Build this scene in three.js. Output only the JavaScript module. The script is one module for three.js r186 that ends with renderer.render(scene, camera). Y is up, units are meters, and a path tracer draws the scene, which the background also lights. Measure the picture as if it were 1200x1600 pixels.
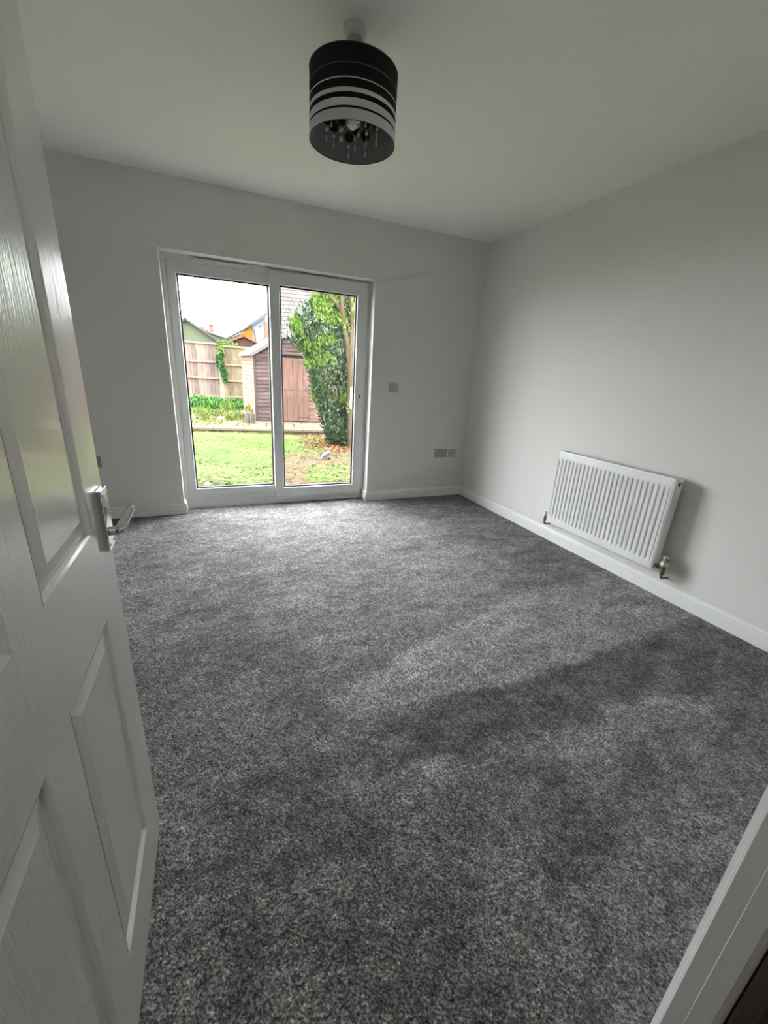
import * as THREE from 'three';
import { RoundedBoxGeometry } from 'three/addons/geometries/RoundedBoxGeometry.js';
import { mergeGeometries } from 'three/addons/utils/BufferGeometryUtils.js';
import { RectAreaLightUniformsLib } from 'three/addons/lights/RectAreaLightUniformsLib.js';
RectAreaLightUniformsLib.init();

/* ---------------- camera, sky, exposure ---------------- */
const scene = new THREE.Scene();
const camera = new THREE.PerspectiveCamera(THREE.MathUtils.radToDeg(2 * Math.atan(800 / 637.6)), 1200 / 1600, 0.02, 200);
camera.rotation.order = 'YXZ';
camera.position.set(-2.5256, 1.2225, 3.6551);
camera.rotation.set(-0.3287, -0.4188, 0.0585);
const renderer = new THREE.WebGLRenderer({ antialias: true });
renderer.toneMapping = THREE.LinearToneMapping;
renderer.toneMappingExposure = 1.22;
renderer.shadowMap.enabled = true;
const SKY = new THREE.Color().setRGB(0.97, 1.0, 1.03);          // bright even overcast
scene.background = SKY;
scene.backgroundIntensity = 17.0;
// a veiled sun behind thin cloud, high on the left: wide, very soft
const sun = new THREE.DirectionalLight(0xfff4e4, 4.0);
sun.position.set(-6, 14, -1); sun.target.position.set(0, 0, -5);
sun.castShadow = true; sun.shadow.radius = 40; sun.shadow.mapSize.set(2048, 2048);
Object.assign(sun.shadow.camera, { left: -14, right: 14, top: 14, bottom: -14, near: 0.5, far: 50 });
scene.add(sun, sun.target);

/* ---------------- helpers ---------------- */
function rng(seed) { let a = seed >>> 0; return () => { a |= 0; a = a + 0x6D2B79F5 | 0; let t = Math.imul(a ^ a >>> 15, 1 | a); t = t + Math.imul(t ^ t >>> 7, 61 | t) ^ t; return ((t ^ t >>> 14) >>> 0) / 4294967296; }; }
const taken = {};
function numbered(n) { if (!(n in taken)) { taken[n] = 0; return n; } taken[n]++; return n + '_' + String(taken[n]).padStart(3, '0'); }
function uvm(g) {                                             // uv in metres, by the dominant axis of each face
  if (g.index) g = g.toNonIndexed();
  const p = g.attributes.position, n = g.attributes.normal, uv = new Float32Array(p.count * 2);
  for (let i = 0; i < p.count; i++) {
    const ax = Math.abs(n.getX(i)), ay = Math.abs(n.getY(i)), az = Math.abs(n.getZ(i));
    if (ay >= ax && ay >= az) { uv[2 * i] = p.getX(i); uv[2 * i + 1] = p.getZ(i); }
    else if (ax >= az) { uv[2 * i] = p.getZ(i); uv[2 * i + 1] = p.getY(i); }
    else { uv[2 * i] = p.getX(i); uv[2 * i + 1] = p.getY(i); }
  }
  g.setAttribute('uv', new THREE.BufferAttribute(uv, 2)); return g;
}
function merge(list) { return mergeGeometries(list.map((g) => { g = g.index ? g.toNonIndexed() : g; for (const k of Object.keys(g.attributes)) if (!['position', 'normal', 'uv'].includes(k)) g.deleteAttribute(k); return g; })); }
const B = (w, h, d, x = 0, y = 0, z = 0) => uvm(new THREE.BoxGeometry(w, h, d).translate(x, y, z));
const BB = (x0, x1, y0, y1, z0, z1) => B(x1 - x0, y1 - y0, z1 - z0, (x0 + x1) / 2, (y0 + y1) / 2, (z0 + z1) / 2);
const RB = (w, h, d, r, x = 0, y = 0, z = 0, seg = 2) => uvm(new RoundedBoxGeometry(w, h, d, seg, r).translate(x, y, z));
const RBB = (x0, x1, y0, y1, z0, z1, r, seg = 2) => RB(x1 - x0, y1 - y0, z1 - z0, r, (x0 + x1) / 2, (y0 + y1) / 2, (z0 + z1) / 2, seg);
function mesh(name, g, m, parent) {
  const o = new THREE.Mesh(Array.isArray(g) ? merge(g) : g, m);
  o.castShadow = o.receiveShadow = true;
  o.name = parent ? name : numbered(name); (parent || scene).add(o); return o;
}
function struct(name, g, m, parent) { const o = mesh(name, g, m, parent); if (!parent) o.userData.kind = 'structure'; return o; }
function tag(o, label, category, group) { o.userData.label = label; o.userData.category = category; if (group) o.userData.group = group; return o; }
function thing(name, label, category, pos = [0, 0, 0], turn = 0, group) {
  const o = new THREE.Group(); o.name = numbered(name); scene.add(o); o.position.set(...pos); o.rotation.y = turn;
  return label ? tag(o, label, category, group) : o;
}
function tube(pts, r, seg = 24, rad = 8, closed = false) { return new THREE.TubeGeometry(new THREE.CatmullRomCurve3(pts.map((p) => new THREE.Vector3(...p)), closed), seg, r, rad, closed); }
function taper(pts, radii, rad = 8) {                        // tube with a radius per point, capped
  const c = new THREE.CatmullRomCurve3(pts.map((p) => new THREE.Vector3(...p))), n = (pts.length - 1) * 4;
  const fr = c.computeFrenetFrames(n, false), pos = [], idx = [];
  for (let i = 0; i <= n; i++) {
    const t = i / n, P = c.getPoint(t), f = t * (radii.length - 1), k = Math.min(Math.floor(f), radii.length - 2), r = radii[k] + (radii[k + 1] - radii[k]) * (f - k);
    const N = fr.normals[i], Bn = fr.binormals[i];
    for (let j = 0; j < rad; j++) { const a = j / rad * 2 * Math.PI, c1 = Math.cos(a) * r, s1 = Math.sin(a) * r; pos.push(P.x + N.x * c1 + Bn.x * s1, P.y + N.y * c1 + Bn.y * s1, P.z + N.z * c1 + Bn.z * s1); }
  }
  for (let i = 0; i < n; i++) for (let j = 0; j < rad; j++) { const a = i * rad + j, b = i * rad + (j + 1) % rad, c2 = a + rad, d = b + rad; idx.push(a, b, c2, b, d, c2); }
  const g = new THREE.BufferGeometry(); g.setAttribute('position', new THREE.Float32BufferAttribute(pos, 3)); g.setIndex(idx); g.computeVertexNormals();
  g.setAttribute('uv', new THREE.Float32BufferAttribute(new Float32Array(pos.length / 3 * 2), 2)); return g;
}
/* noise */
const hash = (x, y, s) => { let h = Math.imul(x, 374761393) + Math.imul(y, 668265263) + Math.imul(s, 974634541) | 0; h = Math.imul(h ^ h >>> 13, 1274126177); return ((h ^ h >>> 16) >>> 0) / 4294967296; };
function vnoise(x, y, s, px = 1e6, py = px) {                // tiling value noise with period px, py
  const xi = Math.floor(x), yi = Math.floor(y), fx = x - xi, fy = y - yi, u = fx * fx * (3 - 2 * fx), v = fy * fy * (3 - 2 * fy);
  const w = (a, p) => ((a % p) + p) % p, a = w(xi, px), b = w(xi + 1, px), c = w(yi, py), d = w(yi + 1, py);
  const n0 = hash(a, c, s), n1 = hash(b, c, s), n2 = hash(a, d, s), n3 = hash(b, d, s);
  return (n0 + (n1 - n0) * u) * (1 - v) + (n2 + (n3 - n2) * u) * v;
}
const fbm = (x, y, s, p) => 0.5 * vnoise(x, y, s, p) + 0.27 * vnoise(2 * x, 2 * y, s + 1, 2 * p) + 0.15 * vnoise(4 * x, 4 * y, s + 2, 4 * p) + 0.08 * vnoise(8 * x, 8 * y, s + 3, 8 * p);
const smooth = (a, b, x) => { const t = Math.min(1, Math.max(0, (x - a) / (b - a))); return t * t * (3 - 2 * t); };
function tex(w, h, fn, color, repeatMetres = [1, 1]) {        // fn(u, v) in 0..1 -> [r, g, b] in 0..1 sRGB (or a grey number)
  const d = new Uint8Array(w * h * 4);
  for (let y = 0; y < h; y++) for (let x = 0; x < w; x++) {
    const c = fn(x / w, y / h, x, y), k = 4 * (y * w + x);
    if (typeof c === 'number') d[k] = d[k + 1] = d[k + 2] = Math.max(0, Math.min(255, c * 255)); else for (let i = 0; i < 3; i++) d[k + i] = Math.max(0, Math.min(255, c[i] * 255));
    d[k + 3] = 255;
  }
  const t = new THREE.DataTexture(d, w, h); t.wrapS = t.wrapT = THREE.RepeatWrapping; t.magFilter = THREE.LinearFilter; t.minFilter = THREE.LinearMipmapLinearFilter; t.generateMipmaps = true;
  if (color) t.colorSpace = THREE.SRGBColorSpace;
  t.repeat.set(1 / repeatMetres[0], 1 / repeatMetres[1]); t.needsUpdate = true; return t;
}
let tone = 1, sheen = 1;
const std = (o) => sheen === 1 ? new THREE.MeshStandardMaterial(o) : new THREE.MeshPhysicalMaterial({ specularIntensity: sheen, ...o }), lin = (r, g, b) => new THREE.Color().setRGB(r * tone, g * tone, b * tone);

/* ---------------- materials ---------------- */
const plasterBump = tex(256, 256, (u, v) => fbm(u * 40, v * 40, 3, 40), false, [0.5, 0.5]);
const M = {};
M.wall = std({ color: lin(0.76, 0.755, 0.725), roughness: 0.92, bumpMap: plasterBump, bumpScale: 0.0004 });
M.ceiling = std({ color: lin(0.90, 0.905, 0.855), roughness: 0.95, bumpMap: plasterBump, bumpScale: 0.0005 });
M.trim = std({ color: lin(0.86, 0.87, 0.85), roughness: 0.35 });
M.upvc = std({ color: lin(0.74, 0.76, 0.745), roughness: 0.28 });
M.gasket = std({ color: lin(0.012, 0.012, 0.013), roughness: 0.6 });
M.glass = new THREE.MeshPhysicalMaterial({ color: 0xffffff, transmission: 1, thickness: 0, roughness: 0, ior: 1.5 });
M.radiator = std({ color: lin(0.80, 0.805, 0.80), roughness: 0.3 });
M.chrome = std({ color: lin(0.72, 0.72, 0.74), roughness: 0.09, metalness: 1 });
M.steel = std({ color: lin(0.34, 0.34, 0.33), roughness: 0.42, metalness: 0.35 });
M.brass = std({ color: lin(0.20, 0.16, 0.11), roughness: 0.45, metalness: 0.7 });
M.cream = std({ color: lin(0.62, 0.60, 0.47), roughness: 0.45 });
M.dark = std({ color: lin(0.015, 0.015, 0.015), roughness: 0.6 });
M.greyPlastic = std({ color: lin(0.35, 0.35, 0.34), roughness: 0.5 });
M.whitePlastic = std({ color: lin(0.75, 0.76, 0.74), roughness: 0.35 });
const grainBump = tex(512, 512, (u, v) => {                   // embossed wood grain, long along v
  const w = 0.012 * Math.sin(v * 12.566) + 0.02 * vnoise(v * 4, u * 3, 9, 4, 3);
  const a = vnoise((u + w) * 70, v * 5, 5, 70, 5), b = vnoise((u + w) * 140, v * 11, 6, 140, 11);
  return 0.55 + 0.3 * a - 0.5 * smooth(0.62, 0.85, b);
}, false, [0.24, 0.5]);
M.door = new THREE.MeshPhysicalMaterial({ color: lin(0.74, 0.745, 0.715), roughness: 0.30, clearcoat: 0.7, clearcoatRoughness: 0.10, bumpMap: grainBump, bumpScale: 0.0006 });
const grainAcross = grainBump.clone(); grainAcross.rotation = Math.PI / 2; grainAcross.repeat.set(1 / 0.24, 1 / 0.5); grainAcross.needsUpdate = true;
M.doorRail = M.door.clone(); M.doorRail.bumpMap = grainAcross;
M.doorMould = M.door.clone(); M.doorMould.bumpMap = null;

// carpet: heather grey twist pile, brushed into lighter and darker nap by the vacuum cleaner
const X0 = -3.9, Z0 = -0.2, CW = 4.0, CH = 4.0, CN = 2048;
const poly = (pts, soft) => (x, z) => {                       // 1 inside a polygon, soft at its rim
  let inside = false, d = 1e9;
  for (let i = 0, j = pts.length - 1; i < pts.length; j = i++) {
    const [xi, zi] = pts[i], [xj, zj] = pts[j];
    if ((zi > z) !== (zj > z) && x < (xj - xi) * (z - zi) / (zj - zi) + xi) inside = !inside;
    const ex = xj - xi, ez = zj - zi, t = Math.max(0, Math.min(1, ((x - xi) * ex + (z - zi) * ez) / (ex * ex + ez * ez)));
    d = Math.min(d, Math.hypot(x - xi - t * ex, z - zi - t * ez));
  }
  return smooth(-soft, soft, inside ? d : -d);
};
const nap = [
  [poly([[-2.15, 2.53], [-1.5, 2.58], [-0.9, 2.585], [0.1, 2.52], [0.1, 1.9], [-0.9, 2.0], [-1.6, 2.2], [-2.2, 2.42]], 0.02), 0.16],
  [poly([[-2.1, 0.1], [-1.1, 0.1], [-0.75, 1.0], [-0.6, 2.0], [-1.2, 2.4], [-2.15, 2.5], [-2.35, 1.6]], 0.10), 0.10],
  [poly([[-2.0, 2.60], [-0.4, 2.60], [-0.8, 2.80], [-1.5, 2.84], [-1.9, 2.80]], 0.03), -0.12],
  [poly([[-2.0, 2.77], [-1.82, 2.81], [-1.93, 2.90]], 0.012), 0.17],
  [poly([[-1.70, 2.82], [-1.32, 2.85], [-0.9, 2.86], [-0.5, 2.98], [-1.4, 3.0]], 0.015), 0.16],
  [poly([[-1.64, 2.98], [-1.50, 3.0], [-1.55, 3.26], [-1.84, 3.26]], 0.02), -0.10],
  [poly([[-2.55, 2.6], [-2.3, 2.6], [-2.05, 3.2], [-2.2, 3.6], [-2.6, 3.6]], 0.04), -0.08],
  [poly([[-0.9, 1.4], [-0.2, 1.5], [-0.2, 2.35], [-0.75, 2.1]], 0.06), -0.04],
  [poly([[-0.9, 2.62], [0, 2.58], [0, 3.5], [-0.7, 3.4]], 0.1), -0.06],
];
function carpet(u, v, ix, iy) {
  const x = X0 + u * CW, z = Z0 + v * CH;
  let k = 0;
  const wx = x + 0.05 * (vnoise(x * 9, z * 9, 41) - 0.5) + 0.02 * (vnoise(x * 30, z * 30, 42) - 0.5), wz = z + 0.05 * (vnoise(x * 9, z * 9, 43) - 0.5) + 0.02 * (vnoise(x * 30, z * 30, 44) - 0.5);
  for (const [f, a] of nap) k += a * f(wx, wz);
  k += 0.20 * (fbm(x * 2.2 + 0.4 * z, z * 5, 21, 1e5) - 0.5) + 0.36 * (fbm(x * 9, z * 16, 27, 1e5) - 0.5) + 0.20 * (vnoise(x * 45, z * 60, 33) - 0.5);
  // yarn tufts: two sizes of fleck
  const f1 = vnoise(ix * 0.52, iy * 0.52, 51), f2 = hash(ix, iy, 52), f3 = vnoise(ix * 0.25, iy * 0.25, 53);
  let t = 0.42 * f1 + 0.42 * f2 + 0.16 * f3; t = (t - 0.5) * 1.9;
  const g = Math.max(0.04, (0.445 + 0.43 * t) * (1 + 1.25 * k));
  return [g * 1.0, g * 0.99, g * 0.985];
}
const carpetMap = tex(CN, CN, carpet, true, [CW, CH]);
carpetMap.offset.set(-X0 / CW, -Z0 / CH);
const carpetBump = tex(512, 512, (u, v, x, y) => 0.6 * vnoise(x * 0.5, y * 0.5, 61, 256) + 0.4 * hash(x, y, 62), false, [1, 1]);
M.carpet = std({ map: carpetMap, roughness: 1, bumpMap: carpetBump, bumpScale: 0.006 });

/* ================= THE ROOM ================= */
const H = 2.4, XL = -3.86, ZN = 3.518, ZH = 3.568;             // room: x XL..0, z 0..ZN; near partition ZN..ZH
const OX0 = -2.742, OX1 = -1.103, OY = 1.963;                  // patio door opening
const DX0 = -2.738, DX1 = -1.912, DY = 2.0;                    // doorway opening in near wall
struct('floor', BB(XL - 0.1, 0.1, -0.12, 0, -0.32, 5.2), M.carpet);
struct('ceiling', BB(XL - 0.1, 0.1, H, H + 0.15, -0.32, 5.2), M.ceiling);
struct('wall_far', [BB(XL - 0.1, OX0, -0.12, H, -0.30, 0), BB(OX1, 0.1, -0.12, H, -0.30, 0), BB(OX0, OX1, OY, H, -0.30, 0)], M.wall);
struct('wall_right', BB(0, 0.12, 0, H, 0, 5.2), M.wall);
struct('wall_left', BB(XL - 0.12, XL, 0, H, 0, 5.2), M.wall);
struct('wall_near', [BB(XL, DX0 - 0.025, 0, H, ZN, ZH), BB(DX1 + 0.025, 0, 0, H, ZN, ZH), BB(DX0 - 0.025, DX1 + 0.025, DY + 0.025, H, ZN, ZH)], M.wall);
const hallShadeTone = std({ color: lin(0.10, 0.085, 0.07), roughness: 0.9 });  // dark brown colour stands for the shade of the dim hall
struct('wall_hall', [BB(XL, 0, 0, H, 4.9, 5.0)], hallShadeTone);
struct('wall_hall_side', [BB(DX0 - 0.45, DX0 - 0.4, 0, H, ZH, 4.9), BB(-1.0, -0.95, 0, H, ZH, 4.9)], hallShadeTone);
struct('wall_hall_near_shade', [BB(DX0 - 0.4, DX0 - 0.03, 0, H, ZH, ZH + 0.003), BB(DX1 + 0.03, -1.0, 0, H, ZH, ZH + 0.003)], hallShadeTone);  // thin sheet that darkens the partition's hall face as if in shade

// skirting: profile swept along a wall, [offset from wall, height]
const SK = [[0, 0], [0.018, 0], [0.018, 0.064], [0.0125, 0.066], [0.0125, 0.0695], [0.0165, 0.0725], [0.015, 0.080], [0.009, 0.090], [0.004, 0.093], [0, 0.093]];
function skirting(x0, z0, x1, z1) {                            // wall behind is to the left of travel
  const s = new THREE.Shape(SK.map(([a, b]) => new THREE.Vector2(a, b))), L = Math.hypot(x1 - x0, z1 - z0);
  const g = new THREE.ExtrudeGeometry(s, { depth: L, bevelEnabled: false, steps: 1 });
  g.rotateY(Math.atan2(x1 - x0, z1 - z0)).translate(x0, 0, z0); g.computeVertexNormals(); return uvm(g);
}
struct('baseboard_far', [skirting(OX0 - 0.0005, 0, XL, 0), skirting(0, 0, OX1 + 0.0005, 0)], M.trim);
struct('baseboard_right', skirting(0, ZN, 0, 0), M.trim);
struct('baseboard_reveal', [skirting(OX1, 0.0175, OX1, -0.118), skirting(OX0, -0.118, OX0, 0.0175)], M.trim);
struct('baseboard_left', skirting(XL, 0, XL, ZN), M.trim);
struct('baseboard_near', [skirting(XL, ZN, DX0 - 0.075, ZN), skirting(DX1 + 0.075, ZN, 0, ZN)], M.trim);

// door lining and architraves of the doorway
const liningT = 0.025;
const lining = struct('trim_1', [RBB(DX0 - liningT, DX0, 0, DY, ZN - 0.001, ZH + 0.001, 0.0015), RBB(DX1, DX1 + liningT, 0, DY, ZN - 0.001, ZH - 0.014, 0.002), RBB(DX1 + 0.0001, DX1 + liningT + 0.012, 0, DY, ZN + 0.004, ZH + 0.001, 0.0165, 5), BB(DX0 - liningT, DX1 + liningT, DY, DY + liningT, ZN - 0.001, ZH + 0.001),
  RBB(DX1 - 0.003, DX1, 0, DY, ZN + 0.022, ZH - 0.004, 0.001), RBB(DX0, DX0 + 0.012, 0, DY, ZN + 0.038, ZH, 0.001)], M.trim);
lining.userData.label = 'white painted lining of the doorway';
function archProfile() {                                       // across: 0 at the inner edge .. 0.065; out from the wall
  return [[0, 0], [0.0005, 0.0015], [0.003, 0.005], [0.0048, 0.0058], [0.0062, 0.0058], [0.0075, 0.0075], [0.012, 0.0135], [0.016, 0.0145], [0.022, 0.0145], [0.05, 0.016], [0.062, 0.016], [0.065, 0.013], [0.065, 0]];
}
function archLeg(xi, dir, z, out) {
  const s = new THREE.Shape(archProfile().map(([a, b]) => new THREE.Vector2(xi + dir * a, z + out * b)));
  const g = new THREE.ExtrudeGeometry(s, { depth: DY + 0.005, bevelEnabled: false });   // shape in (x, z), extruded along y
  const p = g.attributes.position; for (let i = 0; i < p.count; i++) { const y = p.getZ(i), zz = p.getY(i); p.setXYZ(i, p.getX(i), y, zz); }
  const q = g.toNonIndexed ? (g.index ? g.toNonIndexed() : g) : g, pp = q.attributes.position;   // the swap mirrors: turn the faces round
  for (let i = 0; i < pp.count; i += 3) { const a = [pp.getX(i), pp.getY(i), pp.getZ(i)]; pp.setXYZ(i, pp.getX(i + 1), pp.getY(i + 1), pp.getZ(i + 1)); pp.setXYZ(i + 1, ...a); }
  q.computeVertexNormals(); return uvm(q);
}
struct('trim_2', [archLeg(DX1 + 0.005, 1, ZN, -1), archLeg(DX0 - 0.005, -1, ZN, -1), BB(DX0 - 0.07, DX1 + 0.07, DY + 0.005, DY + 0.07, ZN - 0.016, ZN)], M.trim);
struct('trim_3', [archLeg(DX1 + 0.022, 1, ZH + 0.003, 1), archLeg(DX0 - 0.022, -1, ZH + 0.003, 1), BB(DX0 - 0.087, DX1 + 0.087, DY + 0.022, DY + 0.087, ZH, ZH + 0.016)], std({ color: lin(0.13, 0.105, 0.08), roughness: 0.5 }));  // hall-side architrave, browned to carry the same hall shade

/* ---------------- patio door: door_1 ---------------- */
{
  const D = thing('door_1'); D.userData.kind = 'structure'; D.userData.label = 'white sliding patio door of two tall glass panes';
  const zf = -0.12, zb = -0.19;
  const fr = mesh('frame', [BB(OX0, OX0 + 0.030, 0, OY - 0.044, zb, zf), BB(OX1 - 0.026, OX1, 0, OY - 0.044, zb, zf), BB(OX0, OX1, OY - 0.046, OY, zb, zf + 0.0005),
    RBB(OX0, OX1, -0.01, 0.062, zb, zf, 0.003), RBB(OX0, -1.97, 0.05, 0.104, zb, zf - 0.004, 0.003), RBB(OX0, OX1, -0.01, 0.026, zb, zf + 0.012, 0.004)], M.upvc, D);
  const sash = (x0, x1, y0, y1, gx0, gx1, gy0, gy1, z1, z0, name) => {
    const s = new THREE.Group(); s.name = 'sash'; D.add(s);
    const c = 0.006;
    mesh('stile', RBB(x0, gx0 - c, y0, y1, z0, z1, 0.003), M.upvc, s); mesh('stile', RBB(gx1 + c, x1, y0, y1, z0, z1, 0.003), M.upvc, s);
    mesh('rail', RBB(gx0 - c - 0.004, gx1 + c + 0.004, y0, gy0 - c, z0, z1 - 0.0004, 0.003), M.upvc, s); mesh('rail', RBB(gx0 - c - 0.004, gx1 + c + 0.004, gy1 + c, y1, z0, z1 - 0.0004, 0.003), M.upvc, s);
    // bead: sloping inwards towards the glass
    const bead = []; const zg = (z0 + z1) / 2 - 0.004;
    const quad = (a, b, c2, d) => { const g = new THREE.BufferGeometry(); g.setAttribute('position', new THREE.Float32BufferAttribute([...a, ...b, ...c2, ...a, ...c2, ...d], 3)); g.computeVertexNormals(); return uvm(g); };
    const o = [[gx0 - c, gy0 - c], [gx1 + c, gy0 - c], [gx1 + c, gy1 + c], [gx0 - c, gy1 + c]], i2 = [[gx0, gy0], [gx1, gy0], [gx1, gy1], [gx0, gy1]];
    for (let k = 0; k < 4; k++) { const n = (k + 1) % 4; bead.push(quad([...o[k], z1 - 0.002], [...o[n], z1 - 0.002], [...i2[n], zg + 0.008], [...i2[k], zg + 0.008])); }
    mesh('glazing_bead', bead, M.upvc, s);
    const w = 0.009, e = 0.010, G = [BB(gx0 - e, gx1 + e, gy0 - e, gy0 + w, zg - 0.012, zg + 0.008), BB(gx0 - e, gx1 + e, gy1 - w, gy1 + e, zg - 0.012, zg + 0.008), BB(gx0 - e, gx0 + w, gy0 - e, gy1 + e, zg - 0.012, zg + 0.008), BB(gx1 - w, gx1 + e, gy0 - e, gy1 + e, zg - 0.012, zg + 0.008)];
    mesh('gasket', G, M.gasket, s).userData.label = 'thin black rubber gasket';
    mesh('pane', B(gx1 - gx0 + 0.008, gy1 - gy0 + 0.008, 0.004, (gx0 + gx1) / 2, (gy0 + gy1) / 2, zg - 0.002), M.glass, s);
    return s;
  };
  const L = sash(OX0 + 0.028, -1.955, 0.096, 1.918, -2.640, -1.976, 0.172, 1.838, -0.138, -0.178);
  const R = sash(-1.972, OX1 - 0.030, 0.060, 1.945, -1.890, -1.228, 0.152, 1.842, -0.098, -0.137);
  // trickle vents on the head
  for (const [a, b] of [[-2.51, -2.125], [-1.735, -1.385]]) {
    const v = new THREE.Group(); v.name = 'trickle_vent'; D.add(v);
    mesh('vent_body', RBB(a, b, 1.932, 1.950, -0.123, -0.100, 0.004), M.upvc, v);
    mesh('vent_slot', BB(a + 0.015, b - 0.015, 1.9503, 1.954, -0.119, -0.109), M.dark, v);
    for (const x of [a - 0.008, b + 0.008]) mesh('vent_cap', RBB(x - 0.009, x + 0.009, 1.931, 1.951, -0.123, -0.101, 0.004), M.upvc, v);
  }
  // inside handle: long oval escutcheon with key cylinder, and the outside pull seen through the glass
  const h = new THREE.Group(); h.name = 'door_handle'; D.add(h);
  const cap = (w, hh, d, x, y, z) => { const s = new THREE.Shape(); const r = w / 2, k = hh / 2 - r; s.absarc(0, k, r, 0, Math.PI, false); s.absarc(0, -k, r, Math.PI, 2 * Math.PI, false); const g = new THREE.ExtrudeGeometry(s, { depth: d - 0.004, bevelEnabled: true, bevelSize: 0.002, bevelThickness: 0.002, bevelSegments: 2, curveSegments: 16 }); return uvm(g.translate(x, y, z)); };
  mesh('escutcheon', cap(0.026, 0.215, 0.010, -1.182, 0.985, -0.098), M.upvc, h);
  mesh('finger_pull', cap(0.016, 0.05, 0.007, -1.186, 0.915, -0.090), M.whitePlastic, h);
  mesh('lock_cylinder', [new THREE.CylinderGeometry(0.008, 0.008, 0.008, 20).rotateX(Math.PI / 2).translate(-1.180, 1.004, -0.087), RBB(-1.1845, -1.1755, 0.984, 1.004, -0.091, -0.083, 0.002)].map(uvm), M.dark, h);
  const ex = new THREE.Group(); ex.name = 'outer_pull'; D.add(ex);
  mesh('pull_bar', cap(0.02, 0.20, 0.022, -1.226, 0.975, -0.185), M.upvc, ex);
  mesh('pull_mount', [BB(-1.24, -1.215, 1.03, 1.06, -0.166, -0.130), BB(-1.24, -1.215, 0.89, 0.92, -0.166, -0.130)], M.upvc, ex);
  mesh('outer_sill', RBB(OX0 - 0.04, OX1 + 0.04, -0.10, -0.01, -0.36, -0.18, 0.006), M.upvc, D);
}

/* ---------------- the open four-panel door: door_2 ---------------- */
{
  const D = thing('door_2', null, null, [-2.728, 0, 2.709], -0.0154); D.userData.kind = 'structure'; D.userData.label = 'white four panel interior door standing open with a chrome handle';
  const W = 0.813, T = 0.035, y0 = 0.008, y1 = 1.981;            // local: z from free edge to hinges, x out of the face
  const za = [0.121, 0.366], zb = [0.463, 0.699], yl = [0.163, 0.742], yu = [0.915, 1.868];
  const st = (z0, z1) => mesh('stile', RBB(-T, 0, y0, y1, z0, z1, 0.002), M.door, D);
  st(0, za[0]); st(za[1], zb[0]); st(zb[1], W);
  const rails = [[y0, yl[0]], [yl[1], yu[0]], [yu[1], y1]];
  for (const [a, b] of rails) for (const [z0, z1] of [za, zb]) mesh('rail', BB(-T, -0.0002, a, b, z0 - 0.001, z1 + 0.001), M.doorRail, D);
  // panel: an ovolo down, a flat, then a raised field
  const prof = [[0, 0], [0.0025, -0.0006], [0.006, -0.004], [0.009, -0.0085], [0.013, -0.0095], [0.016, -0.0095], [0.018, -0.008], [0.040, -0.0025], [0.042, -0.0018]];
  for (const [z0, z1] of [za, zb]) for (const [a, b] of [yl, yu]) {
    const p = new THREE.Group(); p.name = 'panel'; D.add(p);
    const pos = [];
    for (let k = 0; k + 1 < prof.length; k++) {
      const r = (i) => { const [d, x] = prof[i]; return [[x, a + d, z0 + d], [x, a + d, z1 - d], [x, b - d, z1 - d], [x, b - d, z0 + d]]; };
      const o = r(k), n = r(k + 1);
      for (let e = 0; e < 4; e++) { const f = (e + 1) % 4; pos.push(...o[e], ...n[f], ...o[f], ...o[e], ...n[e], ...n[f]); }
    }
    const g = new THREE.BufferGeometry(); g.setAttribute('position', new THREE.Float32BufferAttribute(pos, 3)); g.computeVertexNormals();
    mesh('moulding', uvm(g), M.doorMould, p);
    mesh('field', BB(-T, -0.0018, a + 0.0415, b - 0.0415, z0 + 0.0415, z1 - 0.0415), M.door, p);
    mesh('panel_back', BB(-T + 0.001, -0.0105, a, b, z0, z1), M.doorMould, p);
  }
  const h = new THREE.Group(); h.name = 'door_handle'; h.userData.label = 'chrome lever handle on a square backplate'; D.add(h);
  mesh('backplate', RBB(0, 0.0105, 0.856, 0.980, 0.012, 0.060, 0.0022), M.chrome, h);
  mesh('screw', [0.968, 0.868].flatMap((y) => [0.020, 0.052].map((z) => new THREE.CylinderGeometry(0.0028, 0.0028, 0.001, 12).rotateZ(Math.PI / 2).translate(0.0105, y, z))).map(uvm), M.steel, h);
  mesh('rose', uvm(new THREE.CylinderGeometry(0.0085, 0.0095, 0.012, 24).rotateZ(-Math.PI / 2).translate(0.0155, 0.893, 0.040)), M.chrome, h);
  // lever: shank out of the plate, then a flat tapering bar
  const lv = taper([[0.017, 0.892, 0.040], [0.0225, 0.892, 0.0395], [0.026, 0.893, 0.034], [0.028, 0.896, 0.020], [0.033, 0.905, -0.020], [0.036, 0.911, -0.048], [0.0365, 0.912, -0.052]], [0.0075, 0.008, 0.009, 0.009, 0.0085, 0.0075, 0.003], 14);
  mesh('lever', lv, M.chrome, h);
  mesh('latch', BB(-0.024, -0.012, 0.865, 0.925, -0.0015, 0.0005), M.chrome, D);
}

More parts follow.
